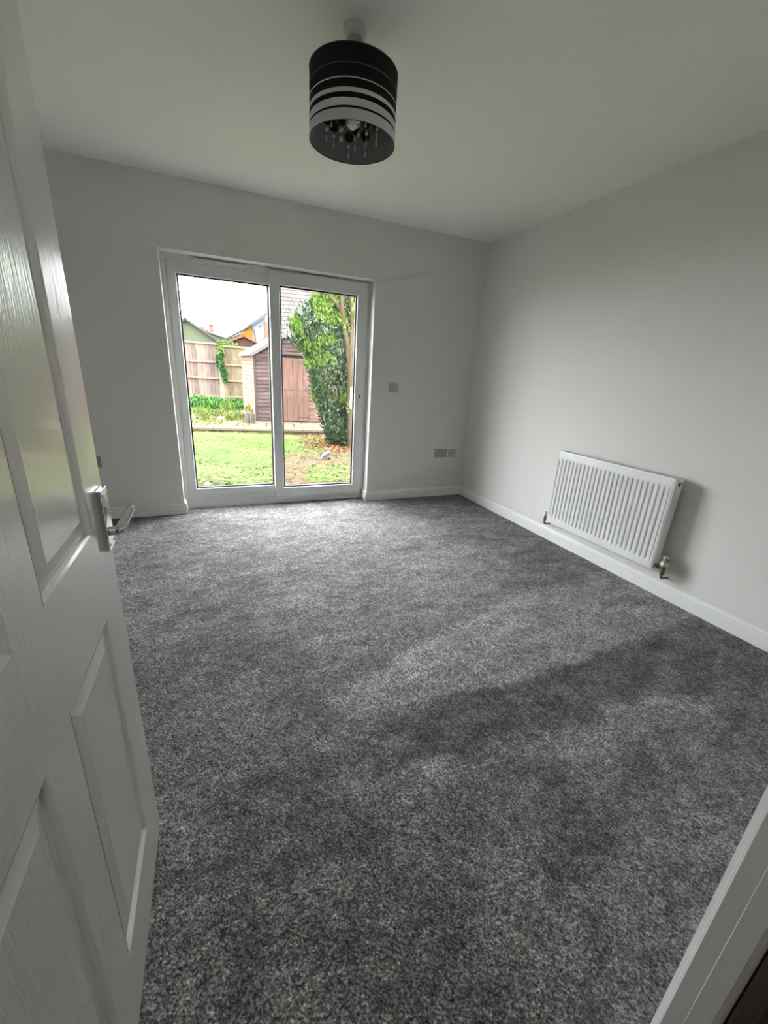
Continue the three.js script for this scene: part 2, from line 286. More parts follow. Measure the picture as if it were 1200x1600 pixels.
/* ---------------- radiator ---------------- */
{
  const R = thing('radiator', 'white ribbed panel radiator on the right hand wall', 'radiator', [0, 0, 1.372]);
  const L = 0.873, y0 = 0.178, y1 = 0.742, xf = -0.098, xb = -0.034, pitch = 0.0335, n = 25, m0 = (L - n * pitch) / 2;
  // pressed front: a height field over z and y, ribs proud of the channels
  const zs = [0, 0.004, 0.0055, 0.007, 0.0085]; for (let i = 0; i <= n * 12; i++) zs.push(m0 + i * pitch / 12); zs.push(L - 0.0085, L - 0.007, L - 0.0055, L - 0.004, L);
  const ys = [y0, y0 + 0.003, y0 + 0.038, y0 + 0.044, y0 + 0.050, y0 + 0.058, y0 + 0.07, (y0 + y1) / 2, y1 - 0.078, y1 - 0.066, y1 - 0.058, y1 - 0.052, y1 - 0.046, y1 - 0.021, y1 - 0.0195, y1 - 0.018, y1 - 0.0165, y1 - 0.003, y1];
  const hgt = (z, y) => {
    const f = smooth(y0 + 0.038, y0 + 0.066, y) * (1 - smooth(y1 - 0.074, y1 - 0.046, y)), t = (z - m0) / pitch; let d = 0;
    if (t > 0 && t < n) { const u = Math.abs((t % 1) - 0.5) * 2; d = -0.009 * smooth(0.58, 0.96, u) * f; }
    if (y > y1 - 0.0202 && y < y1 - 0.0172) d -= 0.002;
    if (Math.abs(z - 0.0062) < 0.0012 || Math.abs(L - z - 0.0062) < 0.0012) d -= 0.002;
    if (z < 0.002 || z > L - 0.002 || y < y0 + 0.001 || y > y1 - 0.001) d -= 0.003;
    return xf - d;
  };
  const pos = [], idx = [];
  for (const y of ys) for (const z of zs) pos.push(hgt(z, y), y, z);
  for (let j = 0; j + 1 < ys.length; j++) for (let i = 0; i + 1 < zs.length; i++) { const a = j * zs.length + i, b = a + 1, c = a + zs.length, d = c + 1; idx.push(a, b, c, b, d, c); }
  const g = new THREE.BufferGeometry(); g.setAttribute('position', new THREE.Float32BufferAttribute(pos, 3)); g.setIndex(idx); g.computeVertexNormals();
  mesh('front_panel', uvm(g), M.radiator, R);
  mesh('back_panel', RBB(xb - 0.012, xb, y0 - 0.026, y1 - 0.01, 0.085, L - 0.012, 0.004), M.radiator, R);  // hung below the front to shape a dark band for the radiator's shadow
  mesh('side_panel', RBB(xf + 0.001, xb, y0 + 0.004, y1 + 0.002, -0.001, 0.0022, 0.001), M.radiator, R);
  mesh('side_panel', RBB(xf + 0.001, xb, y0 + 0.004, y1 + 0.002, L - 0.0022, L + 0.001, 0.001), M.radiator, R);
  const fins = []; for (let i = 0; i < 25; i++) fins.push(BB(xf + 0.014, xb - 0.012, y0 + 0.03, y1 - 0.03, m0 + (i + 0.3) * pitch, m0 + (i + 0.36) * pitch));
  mesh('convector_fins', fins, M.radiator, R);
  const gr = [RBB(xf + 0.002, xf + 0.008, y1 - 0.004, y1 + 0.002, 0, L, 0.002), RBB(xb - 0.008, xb, y1 - 0.004, y1 + 0.002, 0, L, 0.002)];
  for (let i = 0; i < 42; i++) gr.push(BB(xf + 0.006, xb - 0.006, y1 - 0.003, y1, 0.012 + i * 0.0205, 0.020 + i * 0.0205));
  mesh('top_grille', gr, M.radiator, R);
  mesh('lower_edge', BB(xf + 0.008, xb - 0.01, y0 - 0.002, y0 + 0.006, 0.01, L - 0.01), M.radiator, R);
  mesh('bleed_plug', [new THREE.CylinderGeometry(0.011, 0.011, 0.005, 20).rotateX(Math.PI / 2).translate(-0.062, y1 - 0.032, L + 0.003)].map(uvm), M.dark, R);
  mesh('bleed_plug', [new THREE.CylinderGeometry(0.006, 0.006, 0.008, 6).rotateX(Math.PI / 2).translate(-0.060, y1 - 0.032, L + 0.005)].map(uvm), M.radiator, R);
  for (const y of [0.25, 0.62]) for (const z of [0.15, L - 0.19]) mesh('bracket', BB(xb, -0.001, y, y + 0.04, z, z + 0.04), M.radiator, R);
  // thermostatic valve at the near end
  const V = new THREE.Group(); V.name = 'thermostatic_valve'; R.add(V);
  const vx = -0.066, vz = L + 0.052, cy = (r1, r2, h, x, y, z, s = 24) => uvm(new THREE.CylinderGeometry(r1, r2, h, s).translate(x, y, z));
  mesh('valve_body', [cy(0.011, 0.011, 0.055, vx, 0.196, vz), uvm(new THREE.CylinderGeometry(0.010, 0.010, 0.052, 16).rotateX(Math.PI / 2).translate(vx, 0.205, L + 0.026)), uvm(new THREE.CylinderGeometry(0.0145, 0.0145, 0.016, 6).rotateX(Math.PI / 2).translate(vx, 0.205, L + 0.020)), uvm(new THREE.CylinderGeometry(0.014, 0.014, 0.016, 6).translate(vx, 0.172, vz))], M.brass, V);
  const hd = new THREE.LatheGeometry([[0, 0.0], [0.021, 0.0], [0.0225, 0.003], [0.0225, 0.010], [0.0205, 0.012], [0.0205, 0.016], [0.019, 0.030], [0.0185, 0.052], [0.017, 0.056], [0, 0.057]].map(([a, b]) => new THREE.Vector2(a, b)), 32);
  mesh('valve_head', uvm(hd.translate(vx, 0.222, vz)), M.cream, V).userData.label = 'cream valve head with slots';
  const sl = []; for (let k = 0; k < 9; k++) { const a = k / 9 * 2 * Math.PI; sl.push(uvm(new THREE.BoxGeometry(0.004, 0.026, 0.0046).translate(0.0178, 0.260, 0).rotateY(a).translate(vx, 0, vz))); }
  mesh('head_slot', sl, M.dark, V);
  mesh('feed_pipe', uvm(tube([[vx, 0.17, vz], [vx, 0.15, vz], [vx + 0.012, 0.138, vz], [vx + 0.05, 0.132, vz], [-0.002, 0.131, vz]], 0.0078, 24, 10)), M.brass, R);
  // lockshield at the window end
  const K = new THREE.Group(); K.name = 'lockshield_valve'; R.add(K);
  const kz = -0.045;
  mesh('valve_body', [cy(0.010, 0.010, 0.045, vx, 0.196, kz), uvm(new THREE.CylinderGeometry(0.0085, 0.0085, 0.048, 14).rotateX(Math.PI / 2).translate(vx, 0.200, -0.022)), uvm(new THREE.CylinderGeometry(0.013, 0.013, 0.014, 6).translate(vx, 0.176, kz))], M.brass, K);
  mesh('valve_cap', cy(0.012, 0.0135, 0.028, vx, 0.230, kz), M.whitePlastic, K);
  mesh('return_pipe', uvm(tube([[vx, 0.175, kz], [vx, 0.15, kz], [vx + 0.012, 0.138, kz], [vx + 0.05, 0.132, kz], [-0.002, 0.131, kz]], 0.0078, 24, 10)), M.brass, R);
}

/* ---------------- switches and sockets on the far wall ---------------- */
function plate(t, w, h) { mesh('faceplate', RB(w, h, 0.006, 0.002, 0, 0, 0.0033), M.steel, t); for (const s of [-1, 1]) mesh('screw', uvm(new THREE.CylinderGeometry(0.0035, 0.0035, 0.001, 12).rotateX(Math.PI / 2).translate(s * (w / 2 - 0.011), 0, 0.0067)), M.greyPlastic, t); }
{
  const s = thing('light_switch', 'satin metal switch plate on the wall right of the patio door', 'switch', [-0.877, 1.095, 0]);
  plate(s, 0.086, 0.086);
  mesh('rocker', RB(0.022, 0.032, 0.007, 0.002, 0, 0, 0.0075), M.greyPlastic, s);
  const d = thing('double_socket', 'wide metal double power socket low on the far wall near the corner', 'socket', [-0.293, 0.459, 0]);
  plate(d, 0.146, 0.086);
  for (const x of [-0.036, 0.036]) {
    mesh('outlet', [RB(0.046, 0.044, 0.003, 0.001, x, -0.012, 0.0068)], M.greyPlastic, d);
    mesh('pin_hole', [BB(x - 0.003, x + 0.003, -0.004, 0.006, 0.0079, 0.0088), BB(x - 0.015, x - 0.007, -0.024, -0.019, 0.0079, 0.0088), BB(x + 0.007, x + 0.015, -0.024, -0.019, 0.0079, 0.0088)], M.dark, d);
    mesh('rocker', RB(0.012, 0.018, 0.006, 0.0015, x * 0.55, 0.026, 0.007), M.greyPlastic, d);
  }
  const a = thing('aerial_socket', 'small square metal aerial socket beside the double socket', 'socket', [-0.157, 0.459, 0]);
  plate(a, 0.086, 0.086);
  mesh('aerial_port', uvm(new THREE.TorusGeometry(0.007, 0.0025, 10, 20).translate(0.008, -0.002, 0.007)), M.steel, a);
  mesh('port_hole', [new THREE.CylinderGeometry(0.006, 0.006, 0.002, 18).rotateX(Math.PI / 2).translate(0.008, -0.002, 0.0067), new THREE.CylinderGeometry(0.0035, 0.0035, 0.002, 12).rotateX(Math.PI / 2).translate(0.031, -0.002, 0.0067)].map(uvm), M.dark, a);
  const l = thing('aerial_socket', 'metal aerial socket on the far wall half hidden behind the open door', 'socket', [-3.325, 0.461, 0]);
  plate(l, 0.086, 0.086);
  mesh('aerial_port', uvm(new THREE.TorusGeometry(0.007, 0.0025, 10, 20).translate(0.012, 0.0, 0.007)), M.steel, l);
  mesh('port_hole', uvm(new THREE.CylinderGeometry(0.0055, 0.0055, 0.002, 18).rotateX(Math.PI / 2).translate(0.012, 0, 0.0067)), M.dark, l);
}

/* ---------------- ceiling lamp ---------------- */
{
  const C = thing('ceiling_lamp', 'black and grey striped drum lampshade with hanging beads', 'lamp', [-1.916, 0, 1.775]);
  const yt = 2.267, hh = 0.2095, r = 0.164, ts = 0.0015;
  const shadeBlack = std({ color: lin(0.004, 0.004, 0.0045), roughness: 0.95, side: THREE.DoubleSide });
  const bandGrey = std({ color: lin(0.72, 0.72, 0.72), roughness: 0.8 }), bandDim = std({ color: lin(0.10, 0.10, 0.097), roughness: 0.8 }), lining = std({ color: lin(0.20, 0.20, 0.20), roughness: 0.85, side: THREE.DoubleSide });
  const ring = (r1, r2, ya, yb) => new THREE.LatheGeometry([[r2, ya], [r1, ya], [r1, yb], [r2, yb], [r2, ya]].map(([a, b]) => new THREE.Vector2(a, b)), 96);
  mesh('ceiling_rose', uvm(new THREE.LatheGeometry([[0, 2.368], [0.030, 2.368], [0.040, 2.374], [0.0425, 2.384], [0.0425, 2.4]].map(([a, b]) => new THREE.Vector2(a, b)), 40)), M.whitePlastic, C);
  mesh('lamp_holder', uvm(new THREE.LatheGeometry([[0, 2.20], [0.020, 2.20], [0.020, 2.262], [0.044, 2.270], [0.046, 2.300], [0.042, 2.315], [0.026, 2.322], [0.026, 2.37]].map(([a, b]) => new THREE.Vector2(a, b)), 36)), std({ color: lin(0.5, 0.51, 0.5), roughness: 0.5 }), C);
  const S = new THREE.Group(); S.name = 'lampshade'; C.add(S);
  mesh('shade_fabric', ring(r - ts, r, yt - hh, yt), shadeBlack, S);
  mesh('shade_lining', ring(r - ts - 0.001, r - ts - 0.0002, yt - hh + 0.001, yt - 0.001), lining, S);
  mesh('rim_wire', [new THREE.TorusGeometry(r, 0.0016, 8, 96).rotateX(Math.PI / 2).translate(0, yt, 0), new THREE.TorusGeometry(r, 0.0014, 8, 96).rotateX(Math.PI / 2).translate(0, yt - hh, 0)].map(uvm), std({ color: lin(0.06, 0.06, 0.06), roughness: 0.6 }), S);
  for (const [a, b, m] of [[0.246, 0.263, bandDim], [0.436, 0.450, bandGrey], [0.571, 0.630, bandGrey], [0.705, 0.810, bandGrey], [0.843, 0.998, bandGrey]])
    mesh('stripe', ring(r - 0.0002, r + 0.0007, yt - hh * b, yt - hh * a), m, S);
  for (let k = 0; k < 3; k++) { const a = k * 2.094 + 0.5; mesh('spider_arm', uvm(tube([[Math.cos(a) * 0.02, yt - 0.03, Math.sin(a) * 0.02], [Math.cos(a) * 0.09, yt - 0.02, Math.sin(a) * 0.09], [Math.cos(a) * (r - 0.002), yt, Math.sin(a) * (r - 0.002)]], 0.0018, 10, 6)), M.dark, C); }
  mesh('bulb', uvm(new THREE.LatheGeometry([[0.0001, 2.104], [0.012, 2.106], [0.022, 2.114], [0.0275, 2.128], [0.027, 2.143], [0.02, 2.165], [0.0145, 2.185], [0.0135, 2.205]].map(([a, b]) => new THREE.Vector2(a, b)), 32)), std({ color: lin(0.8, 0.8, 0.78), roughness: 0.4 }), C);
  // wire hoop carrying strings of black discs and clear drops
  mesh('bead_hoop', [new THREE.TorusGeometry(0.055, 0.0013, 6, 48).rotateX(Math.PI / 2).translate(0, 2.19, 0), new THREE.TorusGeometry(0.10, 0.0013, 6, 64).rotateX(Math.PI / 2).translate(0, 2.19, 0), ...[0, 1, 2, 3].map((k) => tube([[Math.cos(k * 1.571) * 0.018, 2.205, Math.sin(k * 1.571) * 0.018], [Math.cos(k * 1.571) * 0.1, 2.19, Math.sin(k * 1.571) * 0.1]], 0.0013, 4, 6))].map(uvm), M.dark, C);
  const discG = uvm(new THREE.CylinderGeometry(0.019, 0.019, 0.0016, 28).rotateX(Math.PI / 2)), discM = std({ color: lin(0.01, 0.01, 0.012), roughness: 0.3 });
  const dropG = uvm(new THREE.LatheGeometry([[0.0001, -0.013], [0.003, -0.0115], [0.0048, -0.007], [0.0046, -0.003], [0.0022, 0.006], [0.0006, 0.013]].map(([a, b]) => new THREE.Vector2(a, b)), 8)), dropM = new THREE.MeshPhysicalMaterial({ color: 0xffffff, transmission: 0.75, thickness: 0.006, roughness: 0.08, ior: 1.5 });
  const ballG = uvm(new THREE.IcosahedronGeometry(0.0062, 1)), stringM = std({ color: lin(0.25, 0.25, 0.25), roughness: 0.6 });
  const rnd = rng(77);
  const spots = []; for (let k = 0; k < 5; k++) spots.push([0.055, k / 5 * 6.283 + 0.2]); for (let k = 0; k < 9; k++) spots.push([0.10, k / 9 * 6.283]);
  for (const [rr, a] of spots) {
    const str = new THREE.Group(); str.name = 'bead_string'; C.add(str);
    const x = Math.cos(a) * rr, z = Math.sin(a) * rr, L = 0.035 + rnd() * 0.035; let y = 2.19 - L;
    const put = (name, g, m, dy, ry) => { const o = mesh(name, g, m, str); o.position.set(x, y - dy, z); o.rotation.y = ry; };
    put('disc', discG, discM, 0.010, -0.9 + rnd() * 1.6); put('ball', ballG, dropM, 0.042, 0);
    put('drop', dropG, dropM, 0.068, rnd());
    mesh('string', uvm(new THREE.CylinderGeometry(0.0004, 0.0004, L + 0.058, 4).translate(x, 2.19 - (L + 0.058) / 2, z)), stringM, str);
  }
}

/* ---------------- unseen hall lamp, added behind the camera to light the jamb edge ---------------- */
{
  const Hl = thing('added_hall_lamp', 'added unseen round white flush lamp on the hall ceiling behind the doorway', 'lamp', [-2.45, H, 4.35]);
  mesh('lamp_base', uvm(new THREE.CylinderGeometry(0.13, 0.13, 0.03, 40).translate(0, -0.015, 0)), M.whitePlastic, Hl);
  mesh('lamp_diffuser', uvm(new THREE.LatheGeometry([[0.0001, -0.075], [0.05, -0.072], [0.09, -0.06], [0.115, -0.04], [0.12, -0.03]].map(([a, b]) => new THREE.Vector2(a, b)), 40)), std({ color: 0xffffff, emissive: 0xffe6c4, emissiveIntensity: 1.0, roughness: 0.5 }), Hl);
  const p = new THREE.PointLight(0xfff6ee, 0.85, 0, 2); p.position.set(0, -0.12, 0); p.castShadow = true; p.shadow.radius = 3; Hl.add(p);
}

/* ================= THE GARDEN ================= */
const GY = -0.15, TY = -0.03;
tone = 0.375; sheen = 0.12;                                                   // garden colours darkened and gloss cut to balance the bright outdoor exposure
const rnd = rng(2024);
// soil, lawn
const soilMap = tex(1024, 1024, (u, v, x, y) => {
  const a = fbm(u * 8, v * 8, 71, 8), b = fbm(u * 60, v * 60, 72, 60), c = hash(x, y, 73), g = smooth(0.42, 0.62, a);
  const f = 0.62 + 0.5 * (b - 0.5) + 0.22 * (c - 0.5);
  return [f * (0.62 - 0.03 * g), f * 0.505, f * (0.45 - 0.04 * g)];
}, true, [4, 4]);
M.soil = std({ map: soilMap, color: lin(1.35, 1.18, 1.19), roughness: 1 });
// gently uneven ground
{
  const g = new THREE.PlaneGeometry(30, 9, 120, 60).rotateX(-Math.PI / 2).translate(0, GY, -4.8); const p = g.attributes.position;
  for (let i = 0; i < p.count; i++) p.setY(i, GY - 0.012 + 0.02 * fbm(p.getX(i) * 1.5 + 50, p.getZ(i) * 1.5 + 50, 81, 1e5));
  g.computeVertexNormals(); struct('ground', uvm(g), M.soil);
}
const U = new THREE.Vector3(0.987, 0, 0.162);                  // the garden's cross direction
const GR = -Math.atan2(0.162, 0.987);                          // turn of things set along it
struct('terrace', uvm(new THREE.BoxGeometry(40, 0.4, 60).translate(0, -0.2 - 0.035, -30.2).applyMatrix4(new THREE.Matrix4().makeRotationY(GR)).translate(-1.3, TY, -5.28)), std({ color: lin(0.16, 0.14, 0.08), roughness: 1 }));

// instanced leaf-like stuff
function leafGeo(L, W, bend = 0.15, fold = 0.2) {              // pointed leaf along +y from its stalk, two folded halves
  const rows = [[0, 0.06], [0.25, 0.8], [0.5, 1], [0.75, 0.65], [1, 0.02]], pos = [], idx = [];
  rows.forEach(([t, w], i) => { const y = t * L, z = -bend * L * t * t; pos.push(-w * W / 2, y, z + fold * w * W / 2, 0, y, z, w * W / 2, y, z + fold * w * W / 2); });
  for (let i = 0; i + 1 < rows.length; i++) for (let k = 0; k < 2; k++) { const a = i * 3 + k; idx.push(a, a + 1, a + 3, a + 1, a + 4, a + 3); }
  const g = new THREE.BufferGeometry(); g.setAttribute('position', new THREE.Float32BufferAttribute(pos, 3)); g.setIndex(idx); g.computeVertexNormals(); return g;
}
function bladeGeo() {
  const pos = [-0.0035, 0, 0, 0.0035, 0, 0, -0.0026, 0.55, 0.08, 0.0026, 0.55, 0.08, 0, 1, 0.34], idx = [0, 1, 2, 1, 3, 2, 2, 3, 4];
  const g = new THREE.BufferGeometry(); g.setAttribute('position', new THREE.Float32BufferAttribute(pos, 3)); g.setIndex(idx); g.computeVertexNormals(); return g;
}
const mat4 = new THREE.Matrix4(), qt = new THREE.Quaternion(), eu = new THREE.Euler(), sv = new THREE.Vector3(), pv = new THREE.Vector3();
function instanced(name, geo, m, list, parent) {               // list of [x, y, z, rx, ry, rz, sx, sy, color]
  const o = new THREE.InstancedMesh(geo, m, list.length); o.name = parent ? name : numbered(name); o.castShadow = o.receiveShadow = true; o.userData.kind = 'stuff';
  list.forEach((l, i) => { mat4.compose(pv.set(l[0], l[1], l[2]), qt.setFromEuler(eu.set(l[3], l[4], l[5], 'YXZ')), sv.set(l[6], l[7], l[6])); o.setMatrixAt(i, mat4); o.setColorAt(i, l[8]); });
  (parent || scene).add(o); return o;
}
const leafMat = (rough = 0.45, gloss = 0.15) => new THREE.MeshPhysicalMaterial({ color: 0xffffff, roughness: rough, specularIntensity: gloss, side: THREE.DoubleSide, transmission: 0.22, thickness: 0 });
const mixc = (cols, r = rnd) => { const a = cols[Math.floor(r() * cols.length)], k = 0.75 + 0.5 * r(); return lin(a[0] * k, a[1] * k, a[2] * k); };
const grassCols = [[0.19, 0.38, 0.055], [0.26, 0.47, 0.075], [0.15, 0.31, 0.04], [0.34, 0.49, 0.11], [0.42, 0.46, 0.19]];
const wallZ = (x) => -5.566 + (x + 2.797) * 0.1646;            // line of the retaining wall
{
  const list = [];
  for (let i = 0; i < 150000; i++) {
    const x = -4.4 + rnd() * 5.6, z = -5.5 + rnd() * 4.15; if (z < wallZ(x) + 0.03) continue;
    const px = (x + 2.53) / (3.655 - z);                        // how far to the right of the camera's line
    let d = smooth(-2.0, -4.2, z) * 0.8 + 0.28; if (px > 0.155) d *= 0.07; d *= 0.35 + 1.3 * smooth(0.40, 0.62, fbm(x * 2.4 + 9, z * 2.4 + 30, 91, 1e5));
    if (px > 0.24 && z > -2.2) d = 0.5 * smooth(0.4, 0.55, vnoise(x * 6, z * 6, 93));
    if (z < -3.3 && px > 0.155 && px < 0.20 && z > -4.7) d = 0.55;
    if (rnd() > d) continue;
    const far = smooth(-2.5, -5, z), h = (0.03 + 0.05 * rnd()) * (0.8 + 0.5 * far) * (z < wallZ(x) + 0.5 ? 0.55 : 1);
    list.push([x, GY - 0.004, z, 0.5 * (rnd() - 0.2), rnd() * 6.283, 0.5 * (rnd() - 0.5), 0.6 + rnd() * 0.6, h, mixc(grassCols).multiplyScalar(0.55 + 0.8 * fbm(x * 3 + 70, z * 3 + 70, 95, 1e5))]);
  }
  const o = instanced('grass', bladeGeo(), leafMat(0.6), list); o.userData.label = 'patchy green lawn grass outside the patio door'; o.userData.category = 'grass';
}
{ // low broad-leaved weeds in the lawn
  const list = [], lg = leafGeo(0.036, 0.02, 0.3, 0.15);
  for (let i = 0; i < 520; i++) {
    const x = -3.4 + rnd() * 3.6, z = -4.2 + rnd() * 2.8, px = (x + 2.53) / (3.655 - z); if (z < wallZ(x) + 0.2) continue;
    if (px > 0.16 && !(px > 0.235 && z > -2.3) && rnd() < 0.85) continue;
    const n = 5 + Math.floor(rnd() * 4), c = rnd() < 0.3 ? [[0.30, 0.34, 0.16]] : [[0.14, 0.25, 0.05], [0.20, 0.32, 0.06], [0.11, 0.2, 0.06]];
    for (let k = 0; k < n; k++) list.push([x, GY, z, 0.75 + rnd() * 0.6, k / n * 6.283 + rnd(), 0, 0.7 + rnd() * 0.7, 0.7 + rnd() * 0.7, mixc(c)]);
  }
  const o = instanced('lawn_weeds', lg, leafMat(0.5), list); o.userData.label = 'flat broad leaved weeds scattered through the thin lawn'; o.userData.category = 'weeds';
}
{ // red-brown leaf litter under the bush, thin over the bare soil
  const list = [], lg = leafGeo(0.048, 0.025, 0.25, 0.4), cols = [[0.26, 0.09, 0.045], [0.32, 0.13, 0.06], [0.20, 0.10, 0.06], [0.36, 0.22, 0.11]];
  for (let i = 0; i < 3800; i++) {
    const a = rnd() * 6.283, r = Math.sqrt(rnd()), x = -0.18 + Math.cos(a) * r * 0.75, z = -4.15 + Math.sin(a) * r * 1.15;
    if (z < wallZ(x) + 0.05 || rnd() < r * r * 0.75) continue;
    list.push([x, GY + 0.004 + rnd() * 0.015, z, 1.35 + 0.4 * (rnd() - 0.5), rnd() * 6.283, 0.5 * (rnd() - 0.5), 0.7 + rnd() * 0.6, 0.7 + rnd() * 0.6, mixc(cols)]);
  }
  for (let i = 0; i < 900; i++) { const x = -2.4 + rnd() * 2.4, z = -3.4 + rnd() * 1.9; list.push([x, GY + 0.003 + rnd() * 0.008, z, 1.4 + 0.3 * (rnd() - 0.5), rnd() * 6.283, 0.4 * (rnd() - 0.5), 0.3 + rnd() * 0.5, 0.4 + rnd() * 0.5, mixc([[0.25, 0.18, 0.12], [0.33, 0.27, 0.19], [0.15, 0.1, 0.07]])]); }
  const o = instanced('leaf_litter', lg, std({ color: 0xffffff, roughness: 0.9, side: THREE.DoubleSide }), list); o.userData.label = 'red brown fallen leaves on the soil below the bush'; o.userData.category = 'leaves';
}
{ // paving strip by the door
  const pm = [0, 1, 2].map((k) => std({ color: lin(0.24 + 0.03 * k, 0.225 + 0.025 * k, 0.19 + 0.02 * k), roughness: 0.95 }));
  const P = thing('paving_strip'); P.userData.kind = 'structure';
  for (let i = 0; i < 5; i++) for (let j = 0; j < 2; j++) mesh('paving_slab', RB(0.444, 0.05, 0.41, 0.006, -1.72 + i * 0.45, GY - 0.004 + (hash(i, j, 5) - 0.5) * 0.006, -0.56 - j * 0.416), pm[(i + j) % 3], P);
}
{ const s = tag(mesh('garden_stone', (() => { const g = new THREE.IcosahedronGeometry(0.036, 2), p = g.attributes.position; for (let i = 0; i < p.count; i++) { const k = 1 + 0.35 * (vnoise(p.getX(i) * 30 + 9, p.getY(i) * 30 + p.getZ(i) * 21 + 9, 17) - 0.5); p.setXYZ(i, p.getX(i) * k * 1.1, p.getY(i) * k * 0.75, p.getZ(i) * k * 0.8); } g.computeVertexNormals(); return uvm(g); })(), std({ color: lin(0.5, 0.49, 0.45), roughness: 0.9 })), 'pale grey stone on the soil at the foot of the left pane', 'stone'); s.position.set(-2.56, GY + 0.012, -1.42); }

// retaining wall: brick courses below a pale coping
{
  const W = thing('retaining_wall', null, null, [-1.3, 0, -5.30], GR); W.userData.kind = 'structure'; W.userData.label = 'low brick retaining wall with a pale stone coping';
  const bm = [[0.17, 0.10, 0.075], [0.13, 0.085, 0.07], [0.20, 0.125, 0.09], [0.11, 0.08, 0.065]].map((c) => std({ color: lin(...c), roughness: 0.95 })), cm = [[0.25, 0.205, 0.13], [0.28, 0.23, 0.145], [0.23, 0.19, 0.125]].map((c) => std({ color: lin(...c), roughness: 0.9 }));
  mesh('mortar_core', BB(-2.9, 3.4, -0.2, TY - 0.052, -0.10, -0.006), std({ color: lin(0.14, 0.12, 0.10), roughness: 1 }), W);
  const br = new RoundedBoxGeometry(0.215, 0.062, 0.1, 1, 0.004);
  for (let c = 0; c < 2; c++) for (let i = 0; i < 28; i++) { const o = mesh('brick', br, bm[Math.floor(hash(i, c, 8) * 4)], W); o.position.set(-2.8 + i * 0.225 + (c ? 0.11 : 0), GY - 0.022 + c * 0.072, -0.046 + 0.004 * hash(i, c, 9)); }
  const cg = new RoundedBoxGeometry(0.595, 0.05, 0.34, 2, 0.008);
  for (let i = 0; i < 10; i++) { const o = mesh('coping_stone', cg, cm[i % 3], W); o.position.set(-2.6 + i * 0.60, TY - 0.026, -0.13); }
}
// upper terrace: paving overgrown with weeds
{
  const P = thing('terrace_paving', null, null, [-1.3, 0, -5.30], GR); P.userData.kind = 'structure'; P.userData.label = 'pale paving slabs with weeds in the joints';
  const pm = [[0.235, 0.185, 0.13], [0.26, 0.205, 0.145], [0.21, 0.17, 0.12], [0.25, 0.18, 0.135]].map((c) => std({ color: lin(...c), roughness: 0.95 })), sg = new RoundedBoxGeometry(0.585, 0.04, 0.585, 1, 0.006);
  for (let i = 0; i < 9; i++) for (let j = 0; j < 7; j++) { const o = mesh('paving_slab', sg, pm[Math.floor(hash(i, j, 31) * 4)], P); o.position.set(-2.8 + i * 0.605 + (j % 2) * 0.2, TY - 0.022 + 0.006 * hash(i, j, 32), -0.62 - j * 0.605); o.rotation.y = 0.01 * (hash(i, j, 33) - 0.5); }
}
